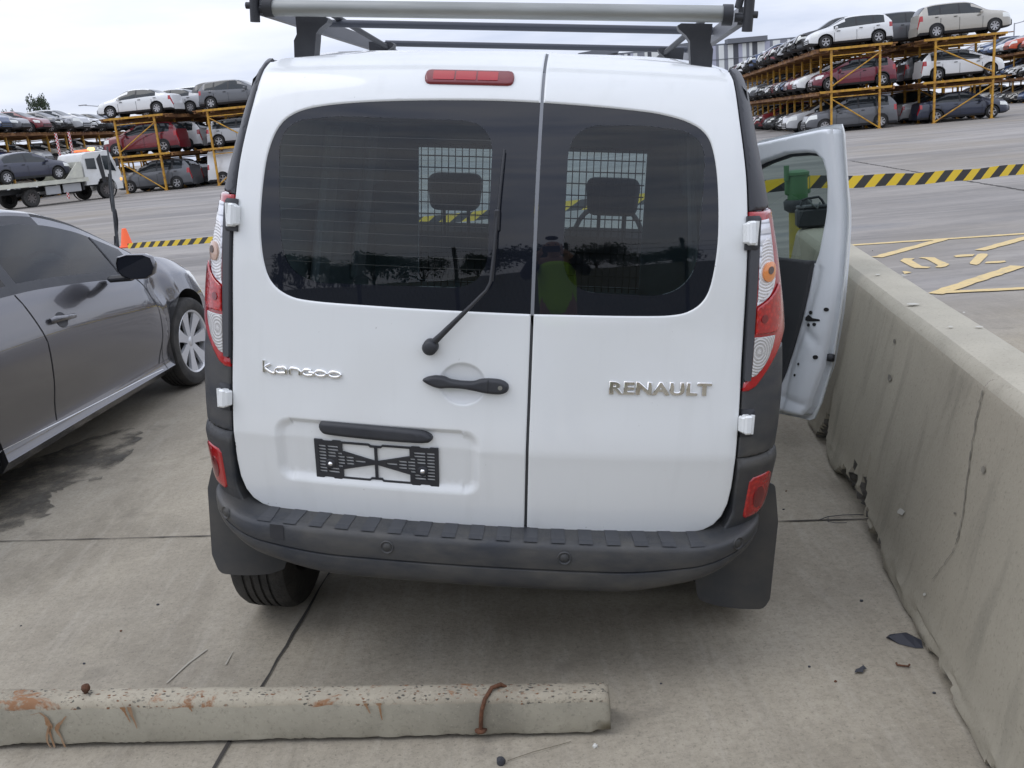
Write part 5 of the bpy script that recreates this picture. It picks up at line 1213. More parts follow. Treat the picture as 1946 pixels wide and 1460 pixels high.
# mirror
mr = MB(); c = Vector((.15, .335, .975)); hp = [(-.13, .035), (-.115, .072), (-.05, .085), (.06, .078), (.11, .055), (.12, .0), (.105, -.045), (.05, -.07), (-.05, -.068), (-.105, -.045), (-.13, -.01)]
n_ = len(hp); rings = []
for (dy, s, ox) in ((0.0, .93, 0), (.012, 1.0, 0), (.05, .97, 0), (.09, .78, .0), (.115, .40, 0)):
    rings.append([(c.x+ox+a*s*.95, c.y+dy, c.z+b*s) for a, b in hp])
vs = [v for r_ in rings for v in r_]; fs = [(i*n_+k, i*n_+(k+1) % n_, (i+1)*n_+(k+1) % n_, (i+1)*n_+k) for i in range(4) for k in range(n_)]+[[4*n_+k for k in range(n_)]]
mr.add(vs, fs, 0, True); mi_ = auto_smooth(mr.build('wing_mirror', grey_metallic, car), 60)
MB().add([(c.x+a*.90*.95, c.y+.004, c.z+b*.90) for a, b in hp], [list(range(n_))]).build('mirror_glass', glass_black, mi_)
MB().box((.02, .40, .915), (.16, .07, .04), 0, None, .015).build('mirror_foot', black_plastic, mi_)
# seats and wheel seen through the glass
q = MB()
for x in (-.52, -1.25):
    q.box((x, -.05, .80), (.48, .16, .66), 0, Matrix.Rotation(-.25, 3, 'X'), .05); q.box((x, -.16, 1.18), (.26, .10, .18), 0, None, .04)
q.box((-.89, .95, .80), (1.4, .4, .2), 0, None, .06); q.box((-.89, -.9, .75), (1.3, .25, .6), 0, Matrix.Rotation(-.3, 3, 'X'), .06); q.build('seat', seat_cloth, car)
MB().box((-.89, -.2, .45), (1.4, 2.6, .35)).build('floor', interior_dark, car)
MB().tube([(-.52+.18*math.cos(a), .52+.06*math.sin(a), .93+.17*math.sin(a)) for a in np.linspace(0, 6.283, 25)], .014, 6).build('steering_wheel', seat_cloth, car)
for (y, o_) in ((1.36, 1), (-1.36, 1)):
    w = wheel('wheel', .315, .20, .222, 7, .034, car, silver_paint, 1, thick_spoke=.50); w.location = (-.105, y, .315); w.rotation_euler = (0, 0, -.06 if y > 0 else 0)
for y in (1.36, -1.36):
    w = wheel('wheel', .315, .20, .222, 7, .034, car, silver_paint, -1, thick_spoke=.50); w.location = (-1.675, y, .315)
# ------------------------------------------------------------------ things near the barrier
bx = empty('tool_case', (1.985, 6.05, .806), (0, 0, -.16)); tag(bx, 'black carry case with a raised handle standing on the far end of the concrete barrier', 'case')
q = MB(); q.box((0, 0, .062), (.20, .11, .12), 0, None, .015); q.box((0, 0, .128), (.19, .10, .02), 0, None, .008); auto_smooth(q.build('case_body', black_plastic, bx))
MB().tube([(-.07, 0, .135), (-.06, 0, .172), (-.03, .0, .180), (.04, 0, .186), (.06, .01, .165), (.075, 0, .135)], .008, 8).build('handle', black_plastic, bx)
MB().tube([(-.03, -.02, .175), (.0, -.05, .14), (.02, -.065, .12), (.04, -.05, .155)], .006, 6).build('strap', mat('grey_strap', (.12, .13, .13), .7), bx)

bo_ = empty('bollard', (2.27, 7.25, 0)); tag(bo_, 'yellow bollard with a green cap and black strap, beyond the barrier end', 'bollard')
MB().lathe([(.066, 0), (.066, .98)], 20).build('post', mat('faded_yellow_paint', (.42, .34, .03), .55, vary=(.30, .25, .05), vscale=9), bo_)
q = MB().lathe([(.070, .84), (.074, .86), (.074, 1.05), (.086, 1.055), (.086, 1.075), (.05, 1.09), (0, 1.09)], 20); q.box((.0, 0, .98), (.19, .04, .14), 0, None, .01); q.tube([(-.088, -.02, 1.02), (-.088, -.02, 1.13)], .02, 8); auto_smooth(q.build('green_cap', mat('green_plastic', (.08, .20, .085), .55), bo_))
q = MB().lathe([(.07, .78), (.10, .80), (.105, .86), (.09, .875)], 20); q.build('strap', black_plastic, bo_)

def tape(name, a, b, w, n, label, sag=.05):
    a, b = Vector(a), Vector(b); mbx = MB(); d = (b-a); L_ = d.length; m_ = int(L_/.05); dn = d.normalized()
    for i in range(m_):
        for half in (0, 1):
            t0, t1 = i/m_, (i+1)/m_
            def P(t, h):
                p = a+d*t; return p+Vector((0, 0, h-sag*4*t*(1-t)))+Vector((.006*math.sin(t*40), 0, .004*math.sin(t*25)))
        t0, t1 = i/m_, (i+1)/m_
        mbx.add([P(t0, -w/2), P(t1, -w/2), P(t1, w/2), P(t0, w/2)], [(0, 1, 2, 3)], 0, True)
    return tag(mbx.build(name, tape_mat, None), label, 'hazard tape')
tape_mat = bpy.data.materials.new('hazard_tape'); tape_mat.use_nodes = True; t = tape_mat.node_tree; b = t.nodes['Principled BSDF']; b.inputs['Roughness'].default_value = .45
tcn = t.nodes.new('ShaderNodeTexCoord'); dt = t.nodes.new('ShaderNodeVectorMath'); dt.operation = 'DOT_PRODUCT'; t.links.new(tcn.outputs['Object'], dt.inputs[0])
tape_dir = dt; ma = t.nodes.new('ShaderNodeMath'); ma.operation = 'FRACT'; t.links.new(dt.outputs['Value'], ma.inputs[0]); gt = t.nodes.new('ShaderNodeMath'); gt.operation = 'GREATER_THAN'; gt.inputs[1].default_value = .5; t.links.new(ma.outputs[0], gt.inputs[0])
xx = t.nodes.new('ShaderNodeMix'); xx.data_type = 'RGBA'; xx.inputs[6].default_value = (.80, .56, .02, 1); xx.inputs[7].default_value = (.02, .02, .022, 1); t.links.new(gt.outputs[0], xx.inputs[0]); t.links.new(xx.outputs[2], b.inputs['Base Color'])
dt.inputs[1].default_value = (4.0, 0, -5.2)
P0, P1 = ypt(1452, 347, 8.4), ypt(1975, 317, 9.0)
tape('barrier_tape', (2.27, 7.18, 1.0), P1, .095, 1, 'black and yellow hazard tape right of the green-capped bollard', .03)
tape('barrier_tape', gpt(243, 468, .12), (2.27, 7.18, 1.0), .095, 1, 'black and yellow striped hazard tape running from the orange cone behind the white van', .03)
cn = empty('traffic_cone', gpt(242, 470)); tag(cn, 'small orange traffic cone beyond the dark grey sedan, with tape tied to it', 'traffic cone')
auto_smooth(MB().lathe([(.13, .02), (.115, .04), (.045, .36), (.035, .37), (.0, .37)], 20).build('cone_body', mat('cone_orange', (.9, .13, .03), .5), cn)); MB().box((0, 0, .012), (.34, .34, .024), 0, None, .008).build('base', mat('cone_base', (.75, .10, .03), .6), cn)
pp = empty('post', (-4.01, 10.0, 0)); tag(pp, 'thin dark post wrapped in torn black plastic beyond the dark grey sedan', 'post')
q = MB().tube([(.0, 0, 0), (.08, 0, .83), (.13, 0, 1.4), (.155, .0, 1.62), (.16, 0, 1.76)], [.019, .018, .016, .011, .008], 10); q.build('post_shaft', mat('black_wrap', (.02, .022, .025), .35, vary=(.10, .11, .12), vscale=18, stretch=(3, 3, .6)), pp)
q = MB(); rnd = random.Random(3)
for k in range(9):
    z = rnd.uniform(.5, 1.5); a = rnd.uniform(0, 6.28); q.tube([(z*.094+math.cos(a)*.02, math.sin(a)*.02, z), ((z-.1)*.094+math.cos(a)*.026, math.sin(a)*.026, z-.1), ((z-.22)*.094+math.cos(a+.4)*.02, math.sin(a+.4)*.02, z-.22)], [.006, .008, .003], 5)
q.build('torn_wrap', black_plastic, pp)

# ------------------------------------------------------------------ racks of cars
TH = R_(7.0); RD = Vector((math.sin(TH), math.cos(TH), 0)); AD = Vector((math.cos(TH), -math.sin(TH), 0)); LV = (0.0, 2.05, 4.1)
def rack_row(c, w, bays, label, ends=True, start=0.0, bay=2.5, levels=2, hd=TH):
    rd = Vector((math.sin(hd), math.cos(hd), 0)); ad = Vector((math.cos(hd), -math.sin(hd), 0))
    r = empty('storage_rack', (c[0], c[1], 0), (0, 0, -hd)); tag(r, label, 'rack', 'yellow steel racks stacked with cars')
    for i in range(bays+1):
        for s in (-1, 1):
            q = MB(); y = i*bay; q.box((s*w/2, y, 2.03), (.10, .10, 4.06)); q.box((s*w/2, y, .01), (.22, .22, .02)); q.build('upright', rack_yellow, r)
        q = MB()
        for z in LV[1:]: q.box((0, i*bay-.06, z-.05), (w+1.15, .09, .11))
        for z in (1.72, 3.72): q.box((0, i*bay, z), (w, .05, .05))
        q.build('cross_beam', rack_yellow, r)
    def diag(x0, z0, x1, z1, y): MB().tube([(x0, y, z0), (x1, y, z1)], .035, 6).build('diagonal_brace', rack_yellow, r)
    if ends:
        flip = -1 if ends == 2 else 1
        diag(-w/2*flip, 2.25, w/2*flip, 3.68, -.03); diag(-w/2*flip, 1.65, w/2*flip, .04, -.03)
        diag(-w/2, 1.72, w/2, .06, bay)
    for z in LV[1:]:
        q = MB()
        for x in (-1.85, -1.35, -.9, .9, 1.35, 1.85): q.box((x, bays*bay/2, z-.12), (.10, bays*bay+.1, .13))
        rnd = random.Random(int(c[0]*10)+int(z))
        y = 0
        while y < bays*bay:
            q.box((rnd.uniform(-.1, .1), y, z-.035), (w+1.5+rnd.uniform(-.3, .3), .16, .045), 0, Matrix.Rotation(rnd.uniform(-.02, .02), 3, 'Z')); y += .34
        for k in range(bays): q.box((0, (k+.5)*bay, z-.22), (w+1.3, .08, .10))
        q.build('deck', rack_rust, r)
    return r
LEFT, RIGHT = R_(90)-TH, -R_(90)-TH
cols = {'white': (.72, .73, .73), 'silver': (.42, .43, .44), 'grey': (.10, .105, .115), 'black': (.02, .021, .024), 'red': (.17, .012, .02), 'crimson': (.15, .012, .028), 'blue': (.02, .05, .13), 'orange': (.50, .07, .02), 'beige': (.42, .40, .35), 'dark blue': (.018, .025, .05)}
ordn = ['front', 'second', 'third', 'fourth', 'fifth', 'sixth', 'seventh', 'eighth', 'ninth', 'tenth', 'eleventh', 'twelfth', 'thirteenth', 'fourteenth']
levn = ['at ground level', 'on middle deck', 'on top deck']
def fill(c, spec, depth, rowname, facing, hd=TH, start=0, seed=1, first=(), bay=2.5, lv=(0, 1, 2), shift=0.0, group=None):
    rd = Vector((math.sin(hd), math.cos(hd), 0)); ad = Vector((math.cos(hd), -math.sin(hd), 0)); rnd = random.Random(seed); H0 = (R_(90)-hd) if facing < 0 else (-R_(90)-hd)
    for li in lv:
        for i in range(start, depth):
            if (li, i) in spec: kind, cn_, dm, sh = spec[(li, i)]
            else:
                kind = rnd.choice(['sedan', 'hatch', 'suv', 'sedan', 'suv', 'hatch']); cn_ = rnd.choice(['white', 'white', 'silver', 'black', 'grey', 'grey', 'silver', 'red', 'blue', 'black', 'white', 'beige']); dm = rnd.choice([0, 1, 1, 1]); sh = rnd.uniform(-.25, .25)
            sd_ = rnd.randrange(3)
            p = Vector((c[0], c[1], 0))+rd*((i+.5)*bay+(.0 if i else -.1))+ad*(sh+shift)
            word = {'sedan': 'sedan', 'hatch': 'hatchback', 'suv': 'SUV', 'van': 'van'}[kind]
            lab = f"{cn_} {word}, {ordn[i]} car {levn[li]}, {rowname}"
            place_car(kind, (p.x, p.y, LV[li]+.01), H0+rnd.uniform(-.02, .02), cols[cn_], lab, f'cars on the {rowname}', dm, sd_, small=i > 2)
rA = (18.55, 49.75); rB = (23.95, 49.6); rA2 = (-19.35, 54.8); rB2 = (-14.1, 54.4)
rack_row(rA, 2.35, 14, 'long yellow rack right of the van, running back towards the striped warehouse', 1)
rack_row(rB, 2.8, 6, 'yellow steel rack at the right edge, under the beige four-wheel drive', 2)
rack_row(rA2, 2.3, 5, 'yellow steel rack at left behind the tow truck, under the white sedan', 1)
rack_row(rB2, 2.3, 4, 'yellow rack under the grey hatchback, cut off by the white van', 2)
fill(rA, {(0, 0): ('suv', 'grey', 0, -.05), (1, 0): ('hatch', 'crimson', 0, .1), (2, 0): ('hatch', 'white', 0, -.1), (1, 1): ('hatch', 'white', 0, -.25), (1, 2): ('sedan', 'red', 0, -.1), (2, 1): ('suv', 'black', 1, -.1), (2, 2): ('sedan', 'black', 1, -.2), (2, 3): ('hatch', 'white', 0, 0), (0, 1): ('suv', 'silver', 0, -.6), (0, 2): ('sedan', 'black', 1, 0)}, 14, 'long rack right of van', -1, seed=5)
fill(rB, {(0, 0): ('sedan', 'dark blue', 0, .2), (1, 0): ('hatch', 'white', 0, .1), (2, 0): ('suv', 'beige', 0, .1), (2, 1): ('suv', 'grey', 0, -1.7)}, 4, 'right-hand rack', 1, seed=8)
fill(rA2, {(0, 0): ('suv', 'grey', 0, .3), (1, 0): ('suv', 'red', 0, -.1), (2, 0): ('sedan', 'white', 0, -.1), (2, 1): ('sedan', 'silver', 0, .7)}, 5, 'rack behind tow truck', -1, seed=3)
fill(rB2, {(0, 0): ('van', 'white', 0, .6), (1, 0): ('hatch', 'silver', 0, .4), (2, 0): ('hatch', 'grey', 0, .3), (2, 1): ('suv', 'black', 0, -1.0)}, 3, 'rack touching van left edge', 1, seed=4)
# the row at the far left, seen from its side, and one at the far right
rC = (-32.3, 47.0); HC = R_(4.0)
rack_row(rC, 2.6, 16, 'yellow rack at the far left edge, running back behind the tow truck', 0, hd=HC)
fill(rC, {(2, 5): ('suv', 'blue', 0, 0), (2, 6): ('sedan', 'grey', 0, -.1), (2, 7): ('hatch', 'red', 0, .1), (2, 8): ('sedan', 'grey', 1, .2), (2, 9): ('suv', 'silver', 0, .1), (2, 10): ('sedan', 'white', 1, .1), (2, 11): ('sedan', 'black', 0, .1)}, 14, 'far left rack', 1, hd=HC, start=4, seed=9, lv=(0, 1, 2))
rD = (45.5, 77.0)
rack_row(rD, 2.6, 10, 'yellow steel rack at the far right edge, behind the right-hand rack', 0)
fill(rD, {(2, 1): ('hatch', 'orange', 0, 0), (2, 2): ('suv', 'orange', 0, -.2), (2, 3): ('sedan', 'silver', 0, 0), (0, 1): ('hatch', 'blue', 0, -.1)}, 9, 'far right rack', -1, seed=12)

# ------------------------------------------------------------------ tow truck
white_truck = mat('truck_white', (.70, .71, .70), .35, coat=.4, vary=(.6, .6, .57), vscale=2)
PH = R_(58); tr_ = empty('tow_truck', (-20.7, 51.0, 0), (0, 0, PH-math.pi/2)); tag(tr_, 'white flatbed tow truck with amber roof lights on, carrying a dark sedan', 'truck')
# own axes: y forward, front axle at y = 0
cab = MB(); sidep = [(-1.15, .75), (-1.15, 2.05), (-1.05, 2.28), (-.8, 2.36), (.35, 2.40), (.55, 2.34), (.92, 1.45), (1.0, 1.25), (1.0, .42), (.55, .42), (.50, .78), (.35, 1.0), (0, 1.10), (-.35, 1.0), (-.50, .75)]
n_ = len(sidep); vs = []
for x, ins in ((-1.05, .04), (-1.0, 0), (1.0, 0), (1.05, .04)):
    for y, z in sidep: vs.append((x*(1-.06*max(0, z-1.3)), y*(1-ins*.5), z-(.03 if ins and z > 2 else 0)))
fs = [(i*n_+k, i*n_+(k+1) % n_, (i+1)*n_+(k+1) % n_, (i+1)*n_+k) for i in range(3) for k in range(n_)]+[list(range(n_)), [3*n_+k for k in range(n_)][::-1]]
cab.add(vs, fs, 0, True); auto_smooth(cab.build('cab', white_truck, tr_), 35)
for s in (-1, 1):
    q = MB(); x = s*1.06; w = lambda z: s*(1.058-.065*max(0, z-1.3)); q.add([(w(1.35)+s*.003, .05, 1.45), (w(1.35)+s*.003, .72, 1.32), (w(2)+s*.006, .45, 2.12), (w(2)+s*.006, .02, 2.14)], [(0, 1, 2, 3)]); q.add([(w(1.4)+s*.003, -.95, 1.55), (w(1.4)+s*.003, -.40, 1.50), (w(2)+s*.006, -.40, 2.05), (w(2)+s*.006, -.95, 2.05)], [(0, 1, 2, 3)]); q.build('window', car_glass, tr_)
    q = MB(); q.add([(w(.9)+s*.004, -.18, .8), (w(.9)+s*.004, .04, .8), (w(2)+s*.008, -.03, 2.25), (w(2)+s*.008, -.30, 2.0)], [(0, 1, 2, 3)]); q.build('door_pillar', trim_black, tr_)
    MB().box((s*1.24, .72, 1.75), (.08, .16, .40), 0, None, .02).build('wing_mirror', black_plastic, tr_)
    q = MB(); q.lathe([(.56, -.07), (.56, .07)], 24, 'x', (s*1.02, 0, .52)); q.build('wheel_arch', trim_black, tr_)
    MB().box((s*.98, -1.95, .72), (.08, 1.0, .42), 0, None, .02).build('side_locker', mat('aluminium', (.42, .43, .44), .5, metal=.4), tr_); MB().box((s*.98, -3.0, .70), (.08, .8, .42), 0, None, .02).build('side_locker', MATS['aluminium'], tr_)
    for y in (0, -4.2):
        ww = wheel('wheel', .43, .26, .23, 8, .08, tr_, mat('truck_rim', (.10, .09, .085), .7), s, seg=24); ww.location = (s*.92, y, .43)
q = MB(); q.add([(-.85, .74, 1.45), (.85, .74, 1.45), (.80, .57, 2.15), (-.80, .57, 2.15)], [(0, 1, 2, 3)]); q.v = [(x, y+.17 if z < 2 else y-.0, z) for x, y, z in q.v]; q.build('windscreen', car_glass, tr_)
q = MB(); q.box((0, -3.0, .78), (.9, 6.4, .22)); q.box((0, -1.3, 1.2), (2.0, .10, 1.3)); q.build('chassis', trim_black, tr_)
bed = MB(); bed.box((0, -4.1, 1.08), (2.4, 6.0, .10)); 
for s in (-1, 1):
    bed.box((s*1.2, -4.1, 1.06), (.06, 6.0, .20))
bed.box((0, -1.38, 1.45), (2.4, .08, .85)); bed.box((0, -1.38, 1.9), (2.4, .08, .06))
for s in (-1, 1): bed.prism([(-2.4, 1.12), (-1.36, 1.12), (-1.36, 1.9), (-1.6, 1.9)], s*1.19, s*1.23, lambda a, b, h_: (h_, a, b))
bed.build('flatbed', mat('bed_cream', (.62, .62, .52), .5, vary=(.5, .5, .44), vscale=3), tr_)
q = MB(); q.box((0, -.2, 2.46), (1.3, .26, .10), 0, None, .03); q.build('light_bar', mat('amber_bar', (.5, .12, .04), .3, emit=((1, .22, .06), .9)), tr_)
MB().box((.62, -.2, 2.50), (.30, .28, .16), 0, None, .05).build('beacon', mat('amber_beacon', (1, .5, .2), .3, emit=((1, .42, .12), 3.5)), tr_)
MB().box((0, .99, .75), (1.9, .10, .35), 0, None, .03).build('front_bumper', white_truck, tr_)
MB().box((1.0, .93, .90), (.16, .12, .14), 0, None, .02).build('indicator', mat('amber_lamp_lit', (1, .4, .1), .3, emit=((1, .4, .1), 1.2)), tr_)
fwd = Vector((math.cos(PH), math.sin(PH), 0)); pc = Vector((-20.7, 51.0, 0))-fwd*3.75
place_car('sedan', (pc.x, pc.y, 1.16), PH-math.pi/2, (.022, .026, .05), 'dark navy sedan riding on the bed of the white tow truck', None, 0, 2)
ch = mat('red_white_chevrons', (.6, .6, .6), .5); t = ch.node_tree; cb_ = t.nodes.new('ShaderNodeTexChecker'); cb_.inputs['Scale'].default_value = 10; cb_.inputs[1].default_value = (.55, .03, .03, 1); cb_.inputs[2].default_value = (.7, .7, .7, 1); tcn = t.nodes.new('ShaderNodeTexCoord'); t.links.new(tcn.outputs['Object'], cb_.inputs[0]); t.links.new(cb_.outputs[0], t.nodes['Principled BSDF'].inputs['Base Color'])
for k, (px, lab) in enumerate(((106, 'left of the pair of red and white checked uprights behind the tow truck cab'), (131, 'right of the pair of red and white checked uprights behind the tow truck cab'))):
    p = gpt(px+14, 385); p.y = 56; p = ypt(px+9, 300, 56); o = MB().box((0, 0, 1.82), (.11, .10, 3.64)).build('striped_upright', ch); o.location = (p.x, 56, 0); tag(o, lab, 'post', 'checked uprights behind the tow truck')

# ------------------------------------------------------------------ far buildings, lamps, trees
bd = empty('warehouse', (30, 152, 0)); tag(bd, 'warehouse clad in white, grey and black vertical stripes beyond the racks', 'building')
MB().box((0, 15, 3.6), (42, 30, 7.2)).build('base_wall', mat('dark_base_wall', (.06, .065, .08), .7), bd)
rnd = random.Random(21); x = -21; CL = {k: mat('cladding_'+k, c, .7) for k, c in (('w', (.72, .74, .72)), ('g', (.22, .23, .26)), ('d', (.08, .085, .10)), ('l', (.42, .43, .52)))}
while x < 21:
    w_ = rnd.choice([.6, .8, 1.1, .45]); ci_ = globals().get('ci_', 0)+1; k = 'wdwlgwgwdlwg'[ci_ % 12]; MB().box((x+w_/2, -.1, 9.15), (w_, .3, 3.9)).build('cladding_panel', CL[k], bd); x += w_
q = MB(); q.box((0, 15, 11.2), (42, 30, .3)); q.box((-12.5, 0, 11.6), (6, 2, .9), 0, Matrix.Rotation(-.08, 3, 'Y')); q.box((1.5, 0, 11.5), (5, 2, .8), 0, Matrix.Rotation(-.06, 3, 'Y')); q.box((10, 0, 11.55), (6, 2, .7)); q.box((0, -.3, 9.1), (42, .1, .08)); q.build('parapet', mat('grey_cap', (.15, .16, .18), .7), bd)
q = MB(); q.box((0, 20, 1.8), (90, 18, 3.6)); q.box((-30, 20, 2.6), (40, 18, 5.2)); o = q.build('low_shed', mat('shed_grey', (.16, .165, .18), .8)); o.location = (60, 230, 0); tag(o, 'long pale grey shed on the horizon behind the right-hand racks', 'building')
def lamp_post(p, h, arm, label):
    r = empty('lamp_post', p); tag(r, label, 'lamp post', 'lamp posts beyond the racks'); MB().tube([(0, 0, 0), (0, 0, h)], [.11, .07], 8).build('mast', mat('galv_mast', (.35, .36, .38), .6), r)
    MB().tube([(0, 0, h-.1), (arm, 0, h+.15)], .05, 6).build('arm', MATS['galv_mast'], r); MB().box((arm*1.15, 0, h+.18), (.9, .35, .12), 0, None, .03).build('lamp_head', MATS['galv_mast'], r)
lamp_post((-45.5, 118, 0), 8.6, -1.6, 'tall grey lamp post at left, beyond the white sedan on the top deck'); p = ypt(1927, 65, 120); lamp_post((p.x, 120, 0), ypt(1927, 44, 120).z, 1.4, 'tall grey lamp post at the right edge, beyond the beige four-wheel drive')
leaf = mat('foliage', (.035, .05, .028), .8, vary=(.055, .08, .035), vscale=3)
bark = mat('bark', (.09, .07, .05), .9)
def tree_mesh(seed, h, rw):
    rnd = random.Random(seed); q = MB(); cl = []
    for k in range(15): a = rnd.uniform(0, 6.28); rr = rnd.uniform(0, rw*.75); cl.append((rr*math.cos(a), rr*math.sin(a), h*rnd.uniform(.48, .93), rnd.uniform(.18, .34)*rw))
    for cx, cy, cz, cr_ in cl:
        for j in range(150):
            d = Vector((rnd.gauss(0, 1), rnd.gauss(0, 1), rnd.gauss(0, .8))).normalized()*cr_*rnd.uniform(.5, 1.15); c = Vector((cx, cy, cz))+d; s = rnd.uniform(.12, .26)*rw*.25
            u = Vector((rnd.gauss(0, 1), rnd.gauss(0, 1), rnd.gauss(0, 1))).normalized(); v = u.orthogonal().normalized(); q.add([c+u*s, c+v*s*.6, c-u*s, c-v*s*.6], [(0, 1, 2, 3)])
    cr = q.build('crown', leaf); tq = MB().tube([(0, 0, 0), (.1, 0, h*.3), (0, .1, h*.6)], [.035*h, .028*h, .015*h], 8)
    for cx, cy, cz, cr_ in cl[:7]: tq.tube([(.05, .05, h*.35), (cx*.5, cy*.5, h*.35+(cz-h*.35)*.6), (cx, cy, cz)], [.014*h, .01*h, .004*h], 5)
    tk = tq.build('trunk', bark); return cr, tk
def put_tree(proto, loc, rz, sc, label, group, first=False):
    r = empty('tree', loc, (0, 0, rz)); r.scale = (sc if group[0] != 'f' else sc*.55,)*2+(sc,); tag(r, label, 'tree', group)
    for o in proto:
        c = o if first else o.copy()
        if not first: COL.objects.link(c)
        c.parent = r
    return r
pr1 = tree_mesh(1, 11.5, 3.6); put_tree(pr1, (-71.5, 160, 0), 0, 1.22, 'lone dark tree on the skyline at the far left, above the stacked cars', 'far trees', True)
put_tree(pr1, (-79, 165, 0), 2, 1.08, 'smaller dark treetop just left of the lone skyline tree', 'far trees')
pr2 = tree_mesh(2, 4.6, 3.4)
hb = MB(); xs_ = np.linspace(-90, 90, 61); prf = [(-3.6, -.01), (-5.5, .05), (-9, .35), (-16, 1.0), (-24, 1.8), (-34, 2.4), (-60, 2.6)]
hb.add([(x, y+1.2*noise.noise(Vector((x*.2, y, 0))), z*(1+.25*noise.noise(Vector((x*.12, y*.1, 3))))) for x in xs_ for y, z in prf], [(i*7+k, i*7+k+1, (i+1)*7+k+1, (i+1)*7+k) for i in range(60) for k in range(6)], 0, True)
hb = hb.build('added_bank', mat('added_bank_grass', (.045, .05, .028), .95, vary=(.08, .075, .045), vscale=1.5)); tag(hb, kind='structure')  # bank added behind the viewer to keep the lower window reflection dark
rnd = random.Random(31)
first = True
for k in range(18):
    o = put_tree(pr2, (-46+k*5.2+rnd.uniform(-1.5, 1.5), -36+rnd.uniform(-5, 5), .8), rnd.uniform(0, 6), rnd.uniform(.75, 1.15), 'dark bushy tree reflected in the rear windows of the van', 'trees reflected in the van windows', first); first = False
# security fence behind the viewer, seen only in the glass
fc = empty('security_fence', (0, -7.5, 0)); tag(fc, 'tall wire fence with dark posts, reflected in the van windows', 'fence')
fm = mat('fence_steel', (.03, .032, .035), .7)
for k in range(7):
    x = -9+k*3.0; q = MB(); q.box((x, 0, 1.3), (.09, .09, 2.6)); 
    for j in range(10): q.box((x+.06, 0, 1.7+j*.09), (.06, .03, .03))
    q.build('fence_post', fm, fc)
q = MB()
for z in (2.0, 2.2, 2.4): q.tube([(-12, 0, z), (12, 0, z)], .006, 4)
for k in range(160): x = -12+k*.15; q.tube([(x, 0, .05), (x+1.0, 0, 1.9)], .0025, 3, cap=False); q.tube([(x+1.0, 0, .05), (x, 0, 1.9)], .0025, 3, cap=False)
q.build('wire_mesh', fm, fc)

# ------------------------------------------------------------------ the photographer, seen only as a reflection
pe = empty('person', (.0, -.42, 0)); tag(pe, 'person in hi-vis jacket and dark cap holding up a phone, reflected in the van window', 'person')
def skin(name, nodes, edges, m, sub=2, root=0):
    me = bpy.data.meshes.new(name); me.from_pydata([n[0] for n in nodes], edges, []); o = bpy.data.objects.new(name, me); COL.objects.link(o); o.parent = pe
    mo = o.modifiers.new('skin', 'SKIN'); sv_ = me.skin_vertices[0] if me.skin_vertices else None
    if sv_ is None:
        import bmesh
        bm = bmesh.new(); bm.from_mesh(me); bm.verts.layers.skin.verify(); bm.to_mesh(me); bm.free()
    for i, n in enumerate(nodes):
        v = me.skin_vertices[0].data[i]; v.radius = n[1] if isinstance(n[1], tuple) else (n[1], n[1]); v.use_root = (i == root)
    mo.use_smooth_shade = True; s_ = o.modifiers.new('sub', 'SUBSURF'); s_.levels = sub; s_.render_levels = sub; me.materials.append(m); return o
skin_m = mat('skin', (.45, .28, .20), .6); navy = mat('navy_cloth', (.015, .018, .03), .85); hiv = mat('hi_vis_cloth', (.50, .90, .04), .6)
nodes = [((0, -.02, .98), (.15, .11)), ((0, -.03, 1.18), (.15, .11)), ((0, -.02, 1.36), (.17, .11)), ((0, 0, 1.45), (.07, .06)), ((0, .02, 1.52), (.055, .055)), ((0, .06, 1.60), (.078, .09)), ((0, .05, 1.68), (.075, .088)),
 ((.19, -.02, 1.40), .062), ((.27, .12, 1.24), .046), ((.13, .30, 1.47), .034), ((.085, .345, 1.51), (.022, .035)), ((-.19, -.02, 1.40), .062), ((-.27, .12, 1.24), .046), ((-.13, .30, 1.47), .034), ((-.085, .345, 1.51), (.022, .035)),
 ((.10, -.02, .88), .095), ((.11, .0, .48), .062), ((.12, -.03, .10), .045), ((.13, .10, .04), .035), ((-.10, -.02, .88), .095), ((-.11, .0, .48), .062), ((-.12, -.03, .10), .045), ((-.13, .10, .04), .035)]
edges = [(0, 1), (1, 2), (2, 3), (3, 4), (4, 5), (5, 6), (2, 7), (7, 8), (8, 9), (9, 10), (2, 11), (11, 12), (12, 13), (13, 14), (0, 15), (15, 16), (16, 17), (17, 18), (0, 19), (19, 20), (20, 21), (21, 22)]
skin('body', nodes, edges, skin_m)
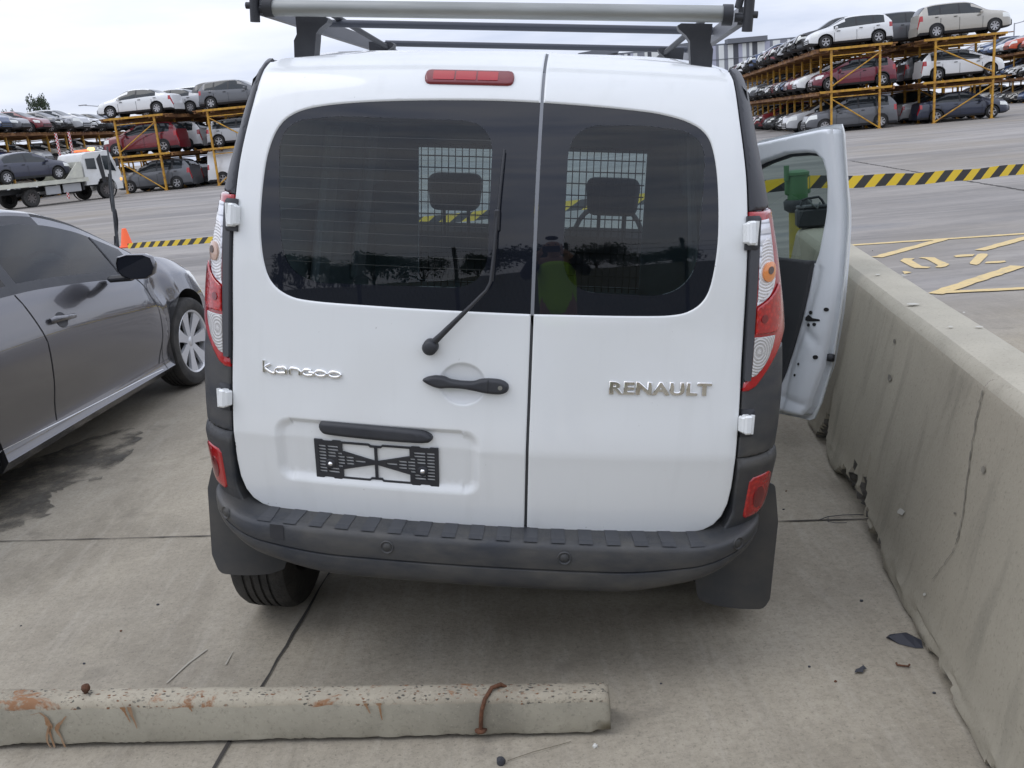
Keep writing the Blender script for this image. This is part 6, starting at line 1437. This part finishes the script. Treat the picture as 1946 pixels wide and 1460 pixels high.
skin('hi_vis_vest', [((0, -.025, .88), (.20, .14)), ((0, -.03, 1.10), (.19, .135)), ((0, -.02, 1.34), (.21, .130)), ((0, -.01, 1.43), (.10, .09))], [(0, 1), (1, 2), (2, 3)], hiv)
for s in (-1, 1): skin('sleeve', [((s*.18, -.02, 1.39), .080), ((s*.29, .12, 1.23), .062), ((s*.15, .28, 1.45), .046)], [(0, 1), (1, 2)], navy)
skin('trousers', [((0, -.02, .93), (.165, .125)), ((.105, -.02, .82), .11), ((.11, .0, .48), .08), ((.12, -.03, .10), .065), ((-.105, -.02, .82), .11), ((-.11, .0, .48), .08), ((-.12, -.03, .10), .065)], [(0, 1), (1, 2), (2, 3), (0, 4), (4, 5), (5, 6)], navy)
skin('cap', [((0, .05, 1.70), (.088, .10)), ((0, .04, 1.76), (.06, .07))], [(0, 1)], navy)
for s in (-1, 1):
    for k in range(5):
        z = 1.545-k*.019; L_ = (.055, .066, .070, .064, .05)[k]
        if k == 0: skin('finger', [((s*.085, .352, 1.525), .011), ((s*.072, .362, 1.555), .010), ((s*.06, .368, 1.575), .009)], [(0, 1), (1, 2)], skin_m, 1)
        else: skin('finger', [((s*.092, .350, z), .010), ((s*(.09), .380, z+.004), .009), ((s*(.078), .392, z+.006), .008)], [(0, 1), (1, 2)], skin_m, 1)
ph_ = MB().box((0, .372, 1.535), (.15, .009, .078), 0, None, .004).build('phone', glass_black); ph_.location = (0, -.42, 0); tag(ph_, 'dark phone held up by the person reflected in the van window', 'phone')
for s in (-1, 1):
    q = MB().lathe([(0, -.006), (.009, 0), (0, .006)], 10, 'y', (s*.032, .148, 1.625)); q.build('eye', glass_black, pe)
q = MB().box((0, .155, 1.60), (.022, .03, .04), 0, None, .01); q.build('nose', skin_m, pe); MB().box((0, .150, 1.565), (.045, .008, .01), 0, None, .003).build('mouth', mat('lip', (.30, .12, .10), .6), pe)
for s in (-1, 1): MB().box((s*.08, .05, 1.61), (.014, .035, .06), 0, None, .006).build('ear', skin_m, pe)
